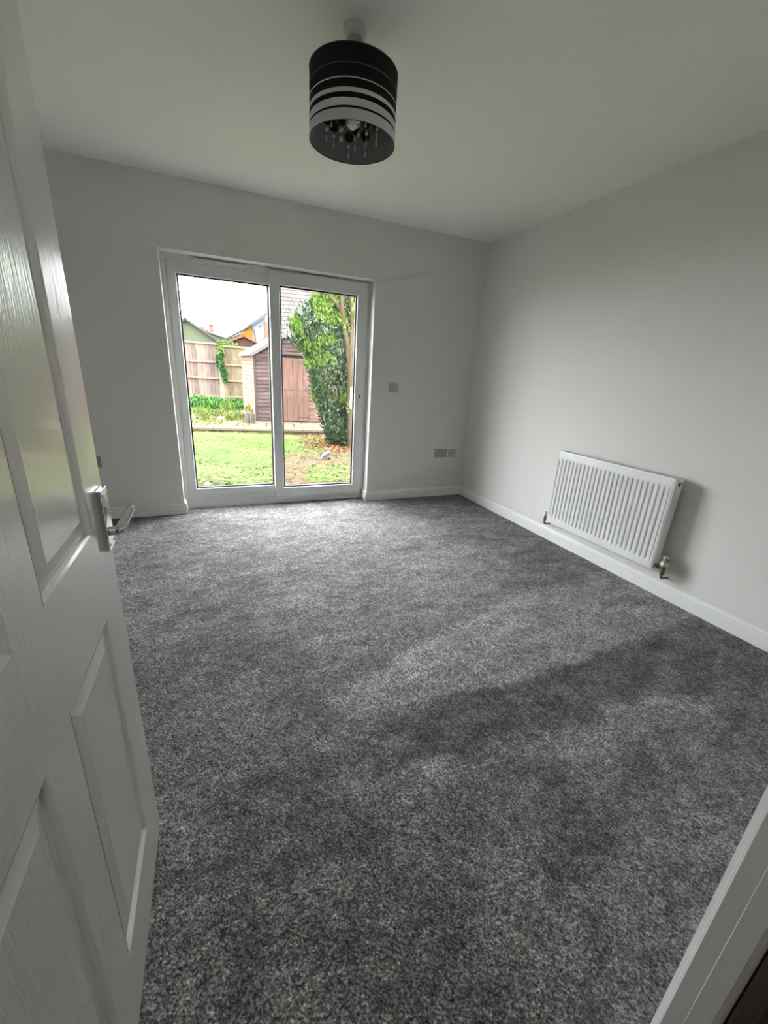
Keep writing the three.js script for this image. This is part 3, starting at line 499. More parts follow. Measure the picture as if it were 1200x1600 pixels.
// weeds: separate plants on the terrace and a bed along the fence
const weedCols = [[0.16, 0.30, 0.05], [0.22, 0.36, 0.07], [0.11, 0.24, 0.05], [0.28, 0.40, 0.10]];
function plantLeaves(cx, cz, R0, h, n, cols, y = TY, r = rnd, up = 0.6) {
  const list = [];
  for (let i = 0; i < n; i++) { const a = r() * 6.283, q = Math.sqrt(r()) * R0, t = r(); list.push([cx + Math.cos(a) * q, y + h * t * (1 - 0.5 * (q / R0) ** 2) * 0.9, cz + Math.sin(a) * q, up + 0.8 * (r() - 0.3), r() * 6.283, 0.5 * (r() - 0.5), 0.6 + r() * 0.8, 0.6 + r() * 0.8, mixc(cols, r)]); }
  return list;
}
{
  const list = [];
  for (let k = 0; k < 96; k++) { const x = -3.8 + 2.6 * (k + rnd()) / 96, zz = -9.0 - 2.0 * Math.pow((k % 12 + rnd()) / 12, 0.8); list.push(...plantLeaves(x, zz, 0.26, (x < -2.6 ? 0.26 : x < -2.0 ? 0.20 : 0.14) * (0.7 + 0.6 * rnd()), 90, [[0.08, 0.25, 0.045], [0.11, 0.31, 0.06], [0.06, 0.17, 0.04], [0.16, 0.34, 0.07]])); }
  const o = instanced('weed_bed', leafGeo(0.075, 0.05, 0.3, 0.15), leafMat(0.4), list); o.userData.label = 'bed of dark green weeds growing along the fence foot'; o.userData.category = 'weeds';
  const low = []; for (let i = 0; i < 2600; i++) { const x = -3.4 + 2.0 * rnd(), z = -5.6 - 3.4 * rnd(); if (x > -1.72 + 0.1 * rnd() || fbm(x * 2.5 + 9, z * 2.5 + 40, 97, 1e5) < 0.47) continue; low.push([x, TY, z, 0.3 + rnd() * 0.9, rnd() * 6.283, 0.5 * (rnd() - 0.5), 0.6 + rnd() * 0.6, 0.5 + rnd() * 0.9, mixc([[0.26, 0.33, 0.07], [0.32, 0.34, 0.12], [0.21, 0.31, 0.06]])]); }
  const lo = instanced('paving_weeds', leafGeo(0.06, 0.018, 0.3, 0.2), leafMat(0.5), low); lo.userData.label = 'thin yellow green seedlings in the joints of the terrace paving'; lo.userData.category = 'weeds';
  const spots = [[-2.58, -6.75, 0.16, 0.26, 'bright green weed clump in the paving nearest the left door edge'], [-2.30, -7.6, 0.22, 0.14, 'yellow green weed clump in the middle of the terrace paving'], [-2.0, -6.7, 0.11, 0.14, 'small low weed in a paving joint above the coping'], [-1.95, -8.5, 0.25, 0.30, 'tall bright weed clump before the fence post'], [-1.86, -6.9, 0.22, 0.24, 'light green weed clump left of the planter'], [-2.62, -8.3, 0.32, 0.16, 'spreading pale weed clump at the back of the paving']];
  for (const [x, z, r0, h, lab] of spots) {
    const w = thing('weed_clump', lab, 'weed');
    instanced('foliage', leafGeo(0.05, 0.022, 0.3, 0.2), leafMat(0.5), plantLeaves(x, z, r0, h, 260, [[0.22, 0.36, 0.06], [0.30, 0.42, 0.09], [0.26, 0.34, 0.10]], TY, rnd, 0.4), w);
    const st = []; for (let k = 0; k < 7; k++) { const a = rnd() * 6.283, q = r0 * 0.7 * rnd(); st.push(uvm(tube([[x, TY - 0.02, z], [x + Math.cos(a) * q * 0.5, TY + h * 0.4, z + Math.sin(a) * q * 0.5], [x + Math.cos(a) * q, TY + h * 0.85, z + Math.sin(a) * q]], 0.003, 5, 4))); }
    mesh('stem', st, std({ color: lin(0.2, 0.28, 0.08), roughness: 0.7 }), w);
  }
}

/* ---- fence ---- */
const woodTex = (seed, base, var2) => tex(128, 256, (u, v, x, y) => { const a = vnoise(u * 18, v * 3, seed, 18, 3), b = vnoise(u * 40, v * 8, seed + 1, 40, 8), c = fbm(u * 4, v * 4, seed + 2, 4), k = 0.80 + 0.18 * a + 0.12 * b + var2 * (c - 0.5); return [base[0] * k, base[1] * k, base[2] * k]; }, true, [0.35, 1.0]);
const fenceT = woodTex(101, [0.66, 0.585, 0.53], 0.22), greyT = woodTex(111, [0.62, 0.57, 0.475], 0.3);
const fenceM = [std({ map: fenceT, roughness: 0.95, color: lin(0.828, 0.828, 0.851) }), std({ map: fenceT, roughness: 0.95, color: lin(1.012, 1.012, 1.012) }), std({ map: fenceT, roughness: 0.95, color: lin(0.667, 0.644, 0.644) })];
const fenceG = [std({ map: greyT, roughness: 0.95, color: lin(0.782, 0.765, 0.721) }), std({ map: greyT, roughness: 0.95, color: lin(0.966, 0.940, 0.876) }), std({ map: greyT, roughness: 0.95, color: lin(0.644, 0.612, 0.567) })];
function fencePanel(label, x0, z0, x1, z1, top, mats) {
  const L = Math.hypot(x1 - x0, z1 - z0), t = thing('timber_fence', label, 'fence', [x0, 0, z0], -Math.atan2(z1 - z0, x1 - x0));
  const n = Math.round(L / 0.125), w = L / n;
  for (let i = 0; i < n; i++) { const o = mesh('board', uvm(new THREE.BoxGeometry(w + 0.012, top - TY - 0.17, 0.014).rotateY(0.09).translate((i + 0.5) * w, (top + TY + 0.17) / 2, -0.02 + 0.006 * hash(i, 3, 7))), mats[Math.floor(hash(i, 1, Math.round(L * 10)) * 3)], t); }
  for (const y of [top - 0.06 - 0.50, top - 1.06]) mesh('rail', RBB(0, L, y - 0.028, y + 0.028, -0.01, 0.045, 0.006), mats[1], t);
  mesh('rail', RBB(0, L, TY + 0.17, TY + 0.225, -0.01, 0.045, 0.006), mats[1], t);
  mesh('gravel_board', RBB(0, L, TY - 0.03, TY + 0.16, -0.03, 0.02, 0.004), mats[1], t);
  mesh('cap_rail', RBB(0, L, top - 0.035, top + 0.02, -0.045, 0.04, 0.006), mats[1], t);
}
fencePanel('pinkish brown boarded fence panel left of the ivy post', -3.85, -11.47, -2.012, -11.49, 1.80, fenceM);
fencePanel('greenish brown boarded fence panel between the ivy post and the shed', -1.862, -11.42, 0.1, -11.0, 1.74, fenceG);
{
  const t = thing('fence_post', 'pale square timber fence post between the two panels, hung with ivy', 'post', [-1.93, 0, -11.46]);
  mesh('shaft', RBB(-0.055, 0.055, TY - 0.03, 1.76, -0.055, 0.055, 0.008), std({ color: lin(0.36, 0.34, 0.26), roughness: 0.9 }), t);
  mesh('post_cap', RBB(-0.065, 0.065, 1.76, 1.79, -0.065, 0.065, 0.008), std({ color: lin(0.22, 0.2, 0.14), roughness: 0.9 }), t);
  const v = thing('ivy', 'green ivy trailing down the fence post from its top', 'climber', [0, 0, 0]);
  const list = []; for (let i = 0; i < 520; i++) { const s = rnd(), y = 1.90 - 1.25 * s, cx = -1.97 + 0.10 * s + 0.04 * Math.sin(s * 9), w = 0.045 + 0.075 * Math.sin(s * 3.1); list.push([cx + (rnd() - 0.5) * w * 2, y + 0.05 * (rnd() - 0.5), -11.36 + 0.1 * rnd(), -0.3 + rnd() * 1.2, (rnd() - 0.5) * 2, 3 + rnd(), 0.7 + rnd() * 0.6, 0.7 + rnd() * 0.6, mixc(s < 0.28 ? [[0.25, 0.38, 0.08], [0.2, 0.32, 0.07]] : [[0.07, 0.20, 0.06], [0.05, 0.15, 0.045], [0.1, 0.24, 0.07]])]); }
  instanced('foliage', leafGeo(0.06, 0.05, 0.25, 0.2), leafMat(0.4), list, v);
  mesh('vine', uvm(tube([[-1.97, 1.9, -11.34], [-1.93, 1.5, -11.33], [-1.90, 1.0, -11.33], [-1.86, 0.65, -11.34]], 0.01, 20, 6)), std({ color: lin(0.14, 0.11, 0.06), roughness: 0.9 }), v);
}

/* ---- garden shed ---- */
{
  const S = thing('garden_shed', 'brown overlapping timber garden shed with a boarded door, on the terrace', 'shed');
  const brownV = woodTex(121, [0.56, 0.50, 0.475], 0.35), brownT = brownV.clone(); brownT.rotation = Math.PI / 2; brownT.repeat.set(1 / 0.35, 1); brownT.needsUpdate = true;
  const shadeWood = [0, 1, 2].map((k) => std({ map: brownT, roughness: 0.9, color: lin(0.44 + 0.07 * k, 0.41 + 0.06 * k, 0.43 + 0.06 * k) })), litWood = [0, 1, 2].map((k) => std({ map: brownT, roughness: 0.85, color: lin(1.45 + 0.14 * k, 1.10 + 0.1 * k, 0.92 + 0.09 * k) })), rv = [0, 1, 2].map((k) => std({ map: brownV, roughness: 0.9, color: lin(0.74 + 0.09 * k, 0.56 + 0.07 * k, 0.49 + 0.06 * k) })), rd = [0, 1, 2].map((k) => std({ map: brownT, roughness: 0.9, color: lin(0.74 + 0.09 * k, 0.56 + 0.07 * k, 0.49 + 0.06 * k) }));  // same wood painted lighter for the sunlit left side, darker for shaded walls
  const FL = [-1.41, -6.55], FR = [0.14, -6.36], BL = [-1.515, -8.5], BR = [0.07, -8.3], EY = 1.47, RY = 1.90, pitch = 0.083;
  const ridge = 0.46;                                          // along the front
  const P = (a, b, t) => [a[0] + (b[0] - a[0]) * t, a[1] + (b[1] - a[1]) * t];
  // a shiplap board between two plan points, standing proud at its foot
  function board(a, b, y, h, mats, seed, t0 = 0, t1 = 1) {
    const p = P(a, b, t0), q = P(a, b, t1), L = Math.hypot(q[0] - p[0], q[1] - p[1]); if (L < 0.02) return;
    const g = new THREE.BoxGeometry(L, h + 0.004, 0.014).rotateX(-0.17).translate(L / 2, y + h / 2, 0);
    const o = mesh('board', uvm(g), mats[Math.floor(hash(seed, Math.round(y * 100), 3) * 3)], S); o.position.set(p[0], 0, p[1]); o.rotation.y = -Math.atan2(q[1] - p[1], q[0] - p[0]);
  }
  // front gable (door leaf from t 0.30 to 0.775)
  const d0 = 0.30, d1 = 0.775, dTop = 1.42;
  for (let y = TY + 0.02, k = 0; y < RY - 0.03; y += pitch, k++) {
    const ye = y + pitch, k0 = ye <= EY ? 0 : ridge * (ye - EY) / (RY - EY), k1 = ye <= EY ? 1 : 1 - (1 - ridge) * (ye - EY) / (RY - EY);
    if (k0 >= k1) break;
    if (y < dTop) { board(FL, FR, y, pitch, shadeWood, 1, k0, Math.min(d0, k1)); board(FL, FR, y, pitch, rd, 2, d1, k1); } else board(FL, FR, y, pitch, shadeWood, 3, k0, k1);
  }
  for (let y = TY + 0.02; y < EY; y += pitch) { board(BL, FL, y, pitch, litWood, 5); board(FR, BR, y, pitch, shadeWood, 6); }
  const core = std({ color: lin(0.05, 0.035, 0.03), roughness: 1 });
  {
    const sh = [FL, FR, BR, BL].map((p, i) => p), g = new THREE.BufferGeometry(), v = [];
    const q = (a, ya, b, yb) => [[a[0], TY, a[1]], [b[0], TY, b[1]], [b[0], yb, b[1]], [a[0], ya, a[1]]];
    const ins = (p) => { const c = [-0.66, -7.4]; return [p[0] + (c[0] - p[0]) * 0.035, p[1] + (c[1] - p[1]) * 0.035]; };
    const F = [FL, P(FL, FR, ridge), FR, BR, P(BL, BR, ridge), BL].map(ins), Y = [EY, RY - 0.04, EY, EY, RY - 0.04, EY];
    for (let i = 0; i < 6; i++) { const n = (i + 1) % 6, [a, b, c, d] = q(F[i], Y[i], F[n], Y[n]); v.push(...a, ...b, ...c, ...a, ...c, ...d); }
    g.setAttribute('position', new THREE.Float32BufferAttribute(v, 3)); g.computeVertexNormals(); mesh('inner_frame', uvm(g), core, S);
  }
  // corner trims
  for (const p of [FL, FR]) mesh('corner_trim', RB(0.05, EY - TY, 0.05, 0.004, p[0], (EY + TY) / 2, p[1] + 0.005), shadeWood[1], S);
  mesh('base_sleeper', uvm(new THREE.BoxGeometry(Math.hypot(FR[0] - FL[0], FR[1] - FL[1]), 0.05, 0.06).translate(0, 0, -0.02).rotateY(-Math.atan2(FR[1] - FL[1], FR[0] - FL[0])).translate((FL[0] + FR[0]) / 2, TY + 0.004, (FL[1] + FR[1]) / 2)), core, S);
  mesh('skirt_board', uvm(new THREE.BoxGeometry(0.02, 0.07, 1.9).rotateY(Math.atan2(FL[0] - BL[0], FL[1] - BL[1])).translate((FL[0] + BL[0]) / 2 - 0.02, TY + 0.035, (FL[1] + BL[1]) / 2)), std({ color: lin(0.42, 0.38, 0.33), roughness: 0.8 }), S);
  // roof: two felted slopes with overhang, pale edge boards
  const felt = std({ color: lin(0.15, 0.15, 0.145), roughness: 0.95 }), barge = std({ color: lin(0.19, 0.185, 0.17), roughness: 0.85 });
  const fr = P(FL, FR, ridge), bk = P(BL, BR, ridge), dirF = [0.06, 0.99], ov = 0.12;
  const slope = (e0, e1, sgn) => {
    const out = 0.075, k = (RY - EY) / Math.abs(fr[0] - e0[0]), A = [e0[0] + sgn * out, EY - k * out + 0.02, e0[1] + ov], Bq = [fr[0], RY + 0.02, fr[1] + ov], C2 = [bk[0], RY + 0.02, bk[1] - ov], D2 = [e1[0] + sgn * out, EY - k * out + 0.02, e1[1] - ov];
    const T2 = 0.03, v = [], up = (p) => [p[0], p[1] + T2, p[2]], f = (a, b, c, d) => v.push(...a, ...b, ...c, ...a, ...c, ...d);
    f(A, Bq, C2, D2); f(up(A), up(D2), up(C2), up(Bq)); f(A, D2, up(D2), up(A)); f(Bq, A, up(A), up(Bq)); f(D2, C2, up(C2), up(D2)); f(C2, Bq, up(Bq), up(C2));
    const g = new THREE.BufferGeometry(); g.setAttribute('position', new THREE.Float32BufferAttribute(v, 3)); g.computeVertexNormals(); mesh('roof_slope', uvm(g), felt, S);
    // barge board along the verge
    const w = 0.075, vv = [], dn = (p) => [p[0], p[1] - w, p[2]], fz = (p, d) => [p[0], p[1], p[2] + d], A2 = fz(up(A), 0.012), B2 = fz(up(Bq), 0.012), a0 = fz(up(A), -0.008), b0 = fz(up(Bq), -0.008);
    const h = (a, b, c, d) => vv.push(...a, ...b, ...c, ...a, ...c, ...d);
    h(dn(A2), dn(B2), B2, A2); h(dn(b0), dn(a0), a0, b0); h(A2, B2, b0, a0); h(dn(a0), dn(b0), dn(B2), dn(A2)); h(dn(a0), dn(A2), A2, a0);
    const g2 = new THREE.BufferGeometry(); g2.setAttribute('position', new THREE.Float32BufferAttribute(vv, 3)); g2.computeVertexNormals(); mesh('barge_board', uvm(g2), barge, S);
    // fascia along the eave
    const L = Math.hypot(D2[0] - A[0], D2[2] - A[2]); mesh('fascia', uvm(new THREE.BoxGeometry(0.016, 0.06, L).rotateY(Math.atan2(A[0] - D2[0], A[2] - D2[2])).translate((A[0] + D2[0]) / 2, A[1] + 0.005, (A[2] + D2[2]) / 2)), barge, S);
  };
  slope(FL, BL, -1); slope(FR, BR, 1);
  // door of planks with strap hinges
  const D = new THREE.Group(); D.name = 'shed_door'; S.add(D);
  const a = P(FL, FR, d0), L = Math.hypot(FR[0] - FL[0], FR[1] - FL[1]) * (d1 - d0); D.position.set(a[0], 0, a[1]); D.rotation.y = -Math.atan2(FR[1] - FL[1], FR[0] - FL[0]);
  for (let i = 0; i < 6; i++) mesh('plank', RBB(i * L / 6 + 0.002, (i + 1) * L / 6 - 0.002, TY + 0.03, dTop, 0.0, 0.022 + 0.003 * hash(i, 2, 2), 0.003), rv[i % 3], D);
  mesh('ledge', RBB(0.02, L - 0.30, 0.70, 0.74, 0.018, 0.03, 0.003), rd[1], D);
  for (const y of [1.35, 0.72, 0.09]) {
    const sh = new THREE.Mesh(merge([uvm(new THREE.BoxGeometry(0.24, 0.022, 0.006).translate(L - 0.12, y, 0.029)), BB(L - 0.012, L + 0.012, y - 0.055, y + 0.055, 0.022, 0.032)]), M.dark); sh.castShadow = true; sh.name = 'strap_hinge'; D.add(sh);
  }
}
// log-sided planter with a small yellow-green plant
{
  const t = thing('planter', 'round grey log sided planter at the shed corner', 'planter', [-1.60, TY, -6.22]);
  const logM = [std({ color: lin(0.17, 0.155, 0.13), roughness: 0.95 }), std({ color: lin(0.22, 0.20, 0.165), roughness: 0.95 }), std({ color: lin(0.13, 0.12, 0.10), roughness: 0.95 })];
  for (let k = 0; k < 18; k++) { const a = k / 18 * 6.283; const o = mesh('log_stave', uvm(new THREE.CylinderGeometry(0.019, 0.019, 0.20, 8)), logM[k % 3], t); o.position.set(Math.cos(a) * 0.10, 0.10, Math.sin(a) * 0.10); }
  mesh('soil', uvm(new THREE.CylinderGeometry(0.095, 0.085, 0.17, 20).translate(0, 0.085, 0)), std({ color: lin(0.05, 0.04, 0.03), roughness: 1 }), t);
  const p = thing('young_plant', 'small upright yellow green plant growing in the log planter', 'plant');
  instanced('foliage', leafGeo(0.10, 0.02, 0.3, 0.2), leafMat(0.5), plantLeaves(-1.60, -6.22, 0.08, 0.22, 70, [[0.32, 0.34, 0.09], [0.38, 0.36, 0.12], [0.24, 0.3, 0.08]], TY + 0.17, rnd, 0.15), p);
}

/* ---- tile roof of the neighbouring house, behind the shed ---- */
{
  const T = thing('neighbour_house', 'grey brick house with a big roof of pale concrete tiles above the shed', 'house', [-0.02, 0, -12.6], GR);
  const tileM = [[0.150, 0.132, 0.130], [0.175, 0.150, 0.147], [0.130, 0.118, 0.118], [0.185, 0.157, 0.153]].map((c) => std({ color: lin(...c), roughness: 0.95 }));
  const sl = 0.80, ey = 1.95, gauge = 0.215, tw = 0.155, rows = 22, cols = 13, tg = new THREE.BoxGeometry(tw - 0.012, 0.022, gauge + 0.07);
  const R = new THREE.Group(); R.name = 'roof'; T.add(R);
  const extra = [];
  for (let r = 0; r < rows; r++) for (let c = 0; c < cols; c++) {
    const d = (r + 0.5) * gauge, off = (r % 2) * tw / 2 + tw / 2, x = c * tw + off + (hash(r, c, 4) - 0.5) * 0.006, y = ey + d * Math.sin(sl) + 0.012, z = -d * Math.cos(sl);
    const o = mesh('roof_tile', tg, tileM[Math.floor(hash(r, c, 6) * 4)], R); o.position.set(x, y, z); o.rotation.x = sl - 0.085;
  }
  mesh('roof_deck', uvm(new THREE.BoxGeometry(9, 0.05, rows * gauge + 0.3).rotateX(sl).translate(4.45, ey + rows * gauge / 2 * Math.sin(sl) - 0.035, -rows * gauge / 2 * Math.cos(sl))), std({ color: lin(0.06, 0.05, 0.05), roughness: 1 }), R);
  mesh('wall', uvm(new THREE.BoxGeometry(8.8, 2.0, 0.2).translate(4.5, ey - 1.02, -0.25)), std({ color: lin(0.25, 0.14, 0.10), roughness: 0.95 }), T);
  mesh('gutter', uvm(new THREE.CylinderGeometry(0.05, 0.05, 9, 12, 1, true, 0, Math.PI).rotateZ(Math.PI / 2).translate(4.45, ey - 0.01, 0.04)), std({ color: lin(0.03, 0.03, 0.03), roughness: 0.5, side: THREE.DoubleSide }), T);
}
/* ---- small outbuilding with terracotta ridge behind the fence ---- */
{
  const S = thing('brick_outbuilding', 'small brown gabled outbuilding with red ridge tiles behind the fence', 'outbuilding', [-1.03, 0, -13.0], -0.1);
  const prism = (w, e, a, d, x = 0) => { const s = new THREE.Shape([[-w, -0.1], [w, -0.1], [w, e], [0, a], [-w, e]].map((p) => new THREE.Vector2(...p))); return uvm(new THREE.ExtrudeGeometry(s, { depth: d, bevelEnabled: false }).translate(x, 0, -d)); };
  mesh('wall', prism(0.62, 1.86, 2.13, 1.6), std({ color: lin(0.12, 0.06, 0.055), roughness: 0.95 }), S);
  const red = std({ color: lin(0.26, 0.115, 0.07), roughness: 0.9 });
  for (const s of [-1, 1]) { const L = Math.hypot(0.76, 0.335), g = uvm(new THREE.BoxGeometry(L, 0.06, 1.8).rotateZ(s * -Math.atan2(0.335, 0.76)).translate(s * 0.38, 2.02, -0.78)); mesh('roof_slope', g, red, S); }
  mesh('ridge_tile', uvm(new THREE.CylinderGeometry(0.06, 0.06, 1.8, 10).rotateX(Math.PI / 2).translate(0, 2.20, -0.78)), red, S);
  mesh('finial', uvm(new THREE.LatheGeometry([[0.05, 0], [0.05, 0.05], [0.025, 0.08], [0.04, 0.12], [0.02, 0.13], [0.0005, 0.16]].map((p) => new THREE.Vector2(...p)), 14).translate(0, 2.2, 0.08)), red, S);
  mesh('air_vent', uvm(new THREE.BoxGeometry(0.14, 0.05, 0.02).translate(-0.28, 1.90, 0.01)), std({ color: lin(0.55, 0.55, 0.53), roughness: 0.6 }), S);
}
/* ---- far houses ---- */
const gable = (pts, d) => { const s = new THREE.Shape(pts.map((p) => new THREE.Vector2(...p))); return uvm(new THREE.ExtrudeGeometry(s, { depth: d, bevelEnabled: false }).translate(0, 0, -d)); };
const bar = (x0, y0, x1, y1, w, d0, d1) => uvm(new THREE.BoxGeometry(Math.hypot(x1 - x0, y1 - y0), w, d0 - d1).rotateZ(Math.atan2(y1 - y0, x1 - x0)).translate((x0 + x1) / 2, (y0 + y1) / 2, (d0 + d1) / 2));
{
  const Hs = thing('gabled_house', 'pale green rendered gable of a house beyond the fence on the left', 'house', [0, 0, -25]);
  mesh('wall', gable([[-6.5, -0.1], [-1.25, -0.1], [-1.25, 2.32], [-3.15, 3.50], [-6.5, 1.4]], 5), std({ color: lin(0.165, 0.19, 0.125), roughness: 0.95 }), Hs);
  mesh('roof_slope', bar(-3.2, 3.56, -1.2, 2.31, 0.10, 0.25, -5.2), std({ color: lin(0.12, 0.125, 0.12), roughness: 0.9 }), Hs);
  mesh('roof_slope', bar(-6.6, 1.42, -3.1, 3.56, 0.10, 0.25, -5.2), std({ color: lin(0.13, 0.135, 0.125), roughness: 0.9 }), Hs);
  mesh('flue', uvm(new THREE.CylinderGeometry(0.05, 0.05, 0.3, 10).translate(-2.85, 3.5, -0.5)), std({ color: lin(0.2, 0.21, 0.2), roughness: 0.8 }), Hs);
  const R2 = thing('chimney_house', 'distant low grey roofed house with red brick chimney stacks', 'house', [0, 0, -31]);
  const slate = std({ color: lin(0.22, 0.235, 0.22), roughness: 0.9 }), rb = std({ color: lin(0.42, 0.17, 0.12), roughness: 0.95 });
  mesh('wall', gable([[-4.2, -0.1], [-0.5, -0.1], [-0.5, 2.9], [-1.9, 3.26], [-4.2, 2.8]], 4), std({ color: lin(0.25, 0.24, 0.22), roughness: 0.9 }), R2);
  mesh('roof_slope', bar(-1.95, 3.31, -0.3, 2.88, 0.09, 0.2, -4.2), slate, R2); mesh('roof_slope', bar(-4.4, 2.78, -1.9, 3.31, 0.09, 0.2, -4.2), slate, R2);
  const c1 = new THREE.Group(); c1.name = 'chimney'; R2.add(c1);
  mesh('stack', [RBB(-1.76, -1.48, 3.1, 3.80, -0.5, -0.1, 0.02), RBB(-1.79, -1.45, 3.74, 3.84, -0.55, -0.05, 0.02)], rb, c1);
  mesh('chimney_pot', uvm(new THREE.LatheGeometry([[0.10, 0], [0.085, 0.06], [0.07, 0.2], [0.085, 0.22], [0.085, 0.27], [0.06, 0.27]].map((p) => new THREE.Vector2(...p)), 14).translate(-1.62, 3.82, -0.3)), std({ color: lin(0.28, 0.30, 0.26), roughness: 0.9 }), c1);
  const c2 = new THREE.Group(); c2.name = 'chimney'; R2.add(c2);
  mesh('stack', [RBB(-2.38, -1.80, 2.9, 3.46, -0.4, 0.0, 0.02), RBB(-2.38, -2.05, 3.4, 3.62, -0.4, 0.0, 0.02)], rb, c2);
}
{
  const Hr = thing('painted_house', 'house end painted green and orange with a white rear wing and black downpipe', 'house', [0, 0, -25]);
  const dark = std({ color: lin(0.10, 0.11, 0.115), roughness: 0.8 });
  mesh('green_wall', gable([[-1.15, -0.1], [-0.16, -0.1], [-0.16, 3.02], [-1.15, 2.46]], 3), std({ color: lin(0.15, 0.195, 0.115), roughness: 0.95 }), Hr);
  mesh('orange_wall', gable([[-0.16, -0.1], [0.60, -0.1], [0.60, 3.50], [-0.16, 3.02]], 3), std({ color: lin(0.46, 0.20, 0.035), roughness: 0.9 }), Hr);
  mesh('white_wall', gable([[0.60, -0.1], [1.40, -0.1], [1.40, 4.13], [0.60, 3.50]], 3), std({ color: lin(0.36, 0.37, 0.42), roughness: 0.9 }), Hr);
  mesh('brick_pier', RBB(1.32, 2.0, -0.1, 3.8, -1.0, 0.12, 0.01), std({ color: lin(0.42, 0.17, 0.12), roughness: 0.95 }), Hr);
  mesh('brick_wing', gable([[0.9, -0.1], [2.0, -0.1], [2.0, 3.0], [1.25, 2.9], [0.9, 2.5]], 1).translate(0, 0, 0.6), std({ color: lin(0.42, 0.19, 0.13), roughness: 0.95 }), Hr);
  mesh('roof_slope', bar(-1.17, 2.54, 0.60, 3.56, 0.08, 0.2, -3.2), dark, Hr); mesh('roof_slope', bar(0.5, 3.55, 1.75, 4.45, 0.17, 0.25, -3.2), std({ color: lin(0.13, 0.15, 0.17), roughness: 0.8 }), Hr);
  mesh('downpipe', uvm(tube([[0.52, 3.46, 0.15], [0.56, 3.38, 0.15], [0.67, 3.22, 0.12], [0.70, 3.05, 0.1], [0.71, 2.0, 0.1], [0.71, 0, 0.1]], 0.04, 30, 8)), M.dark, Hr);
  mesh('wall_vent', uvm(new THREE.CylinderGeometry(0.05, 0.05, 0.05, 14).rotateX(Math.PI / 2).translate(1.05, 3.52, 0.02)), M.dark, Hr);
}
function shrub(name, label, cx, cy, cz, rx, ry, rz, n, cols, lg) {
  const t = thing(name, label, 'shrub'); const list = [];
  for (let i = 0; i < n; i++) { const a = rnd() * 6.283, c = 2 * rnd() - 1, s = Math.sqrt(1 - c * c), k = 0.75 + 0.25 * Math.cbrt(rnd()); list.push([cx + rx * k * s * Math.cos(a), cy + ry * k * c, cz + rz * k * s * Math.sin(a), rnd() * 2 - 0.3, rnd() * 6.283, rnd() - 0.5, 0.7 + rnd() * 0.7, 0.7 + rnd() * 0.7, mixc(cols)]); }
  instanced('foliage', lg, leafMat(0.5), list, t);
  mesh('stem', uvm(taper([[cx, -0.1, cz], [cx, cy * 0.5, cz], [cx, cy, cz]], [0.06, 0.04, 0.02], 8)), std({ color: lin(0.12, 0.09, 0.06), roughness: 0.95 }), t);
}
shrub('hedge_shrub', 'bright green shrub rising behind the fence right of the ivy post', -1.62, 1.55, -12.2, 0.38, 0.40, 0.3, 900, [[0.14, 0.26, 0.06], [0.19, 0.31, 0.08], [0.10, 0.2, 0.05]], leafGeo(0.07, 0.04, 0.3, 0.2));
shrub('hedge_shrub', 'low yellow green shrub top showing above the left fence panel', -3.25, 1.45, -12.4, 0.5, 0.5, 0.35, 700, [[0.26, 0.3, 0.07], [0.2, 0.28, 0.07]], leafGeo(0.07, 0.04, 0.3, 0.2));

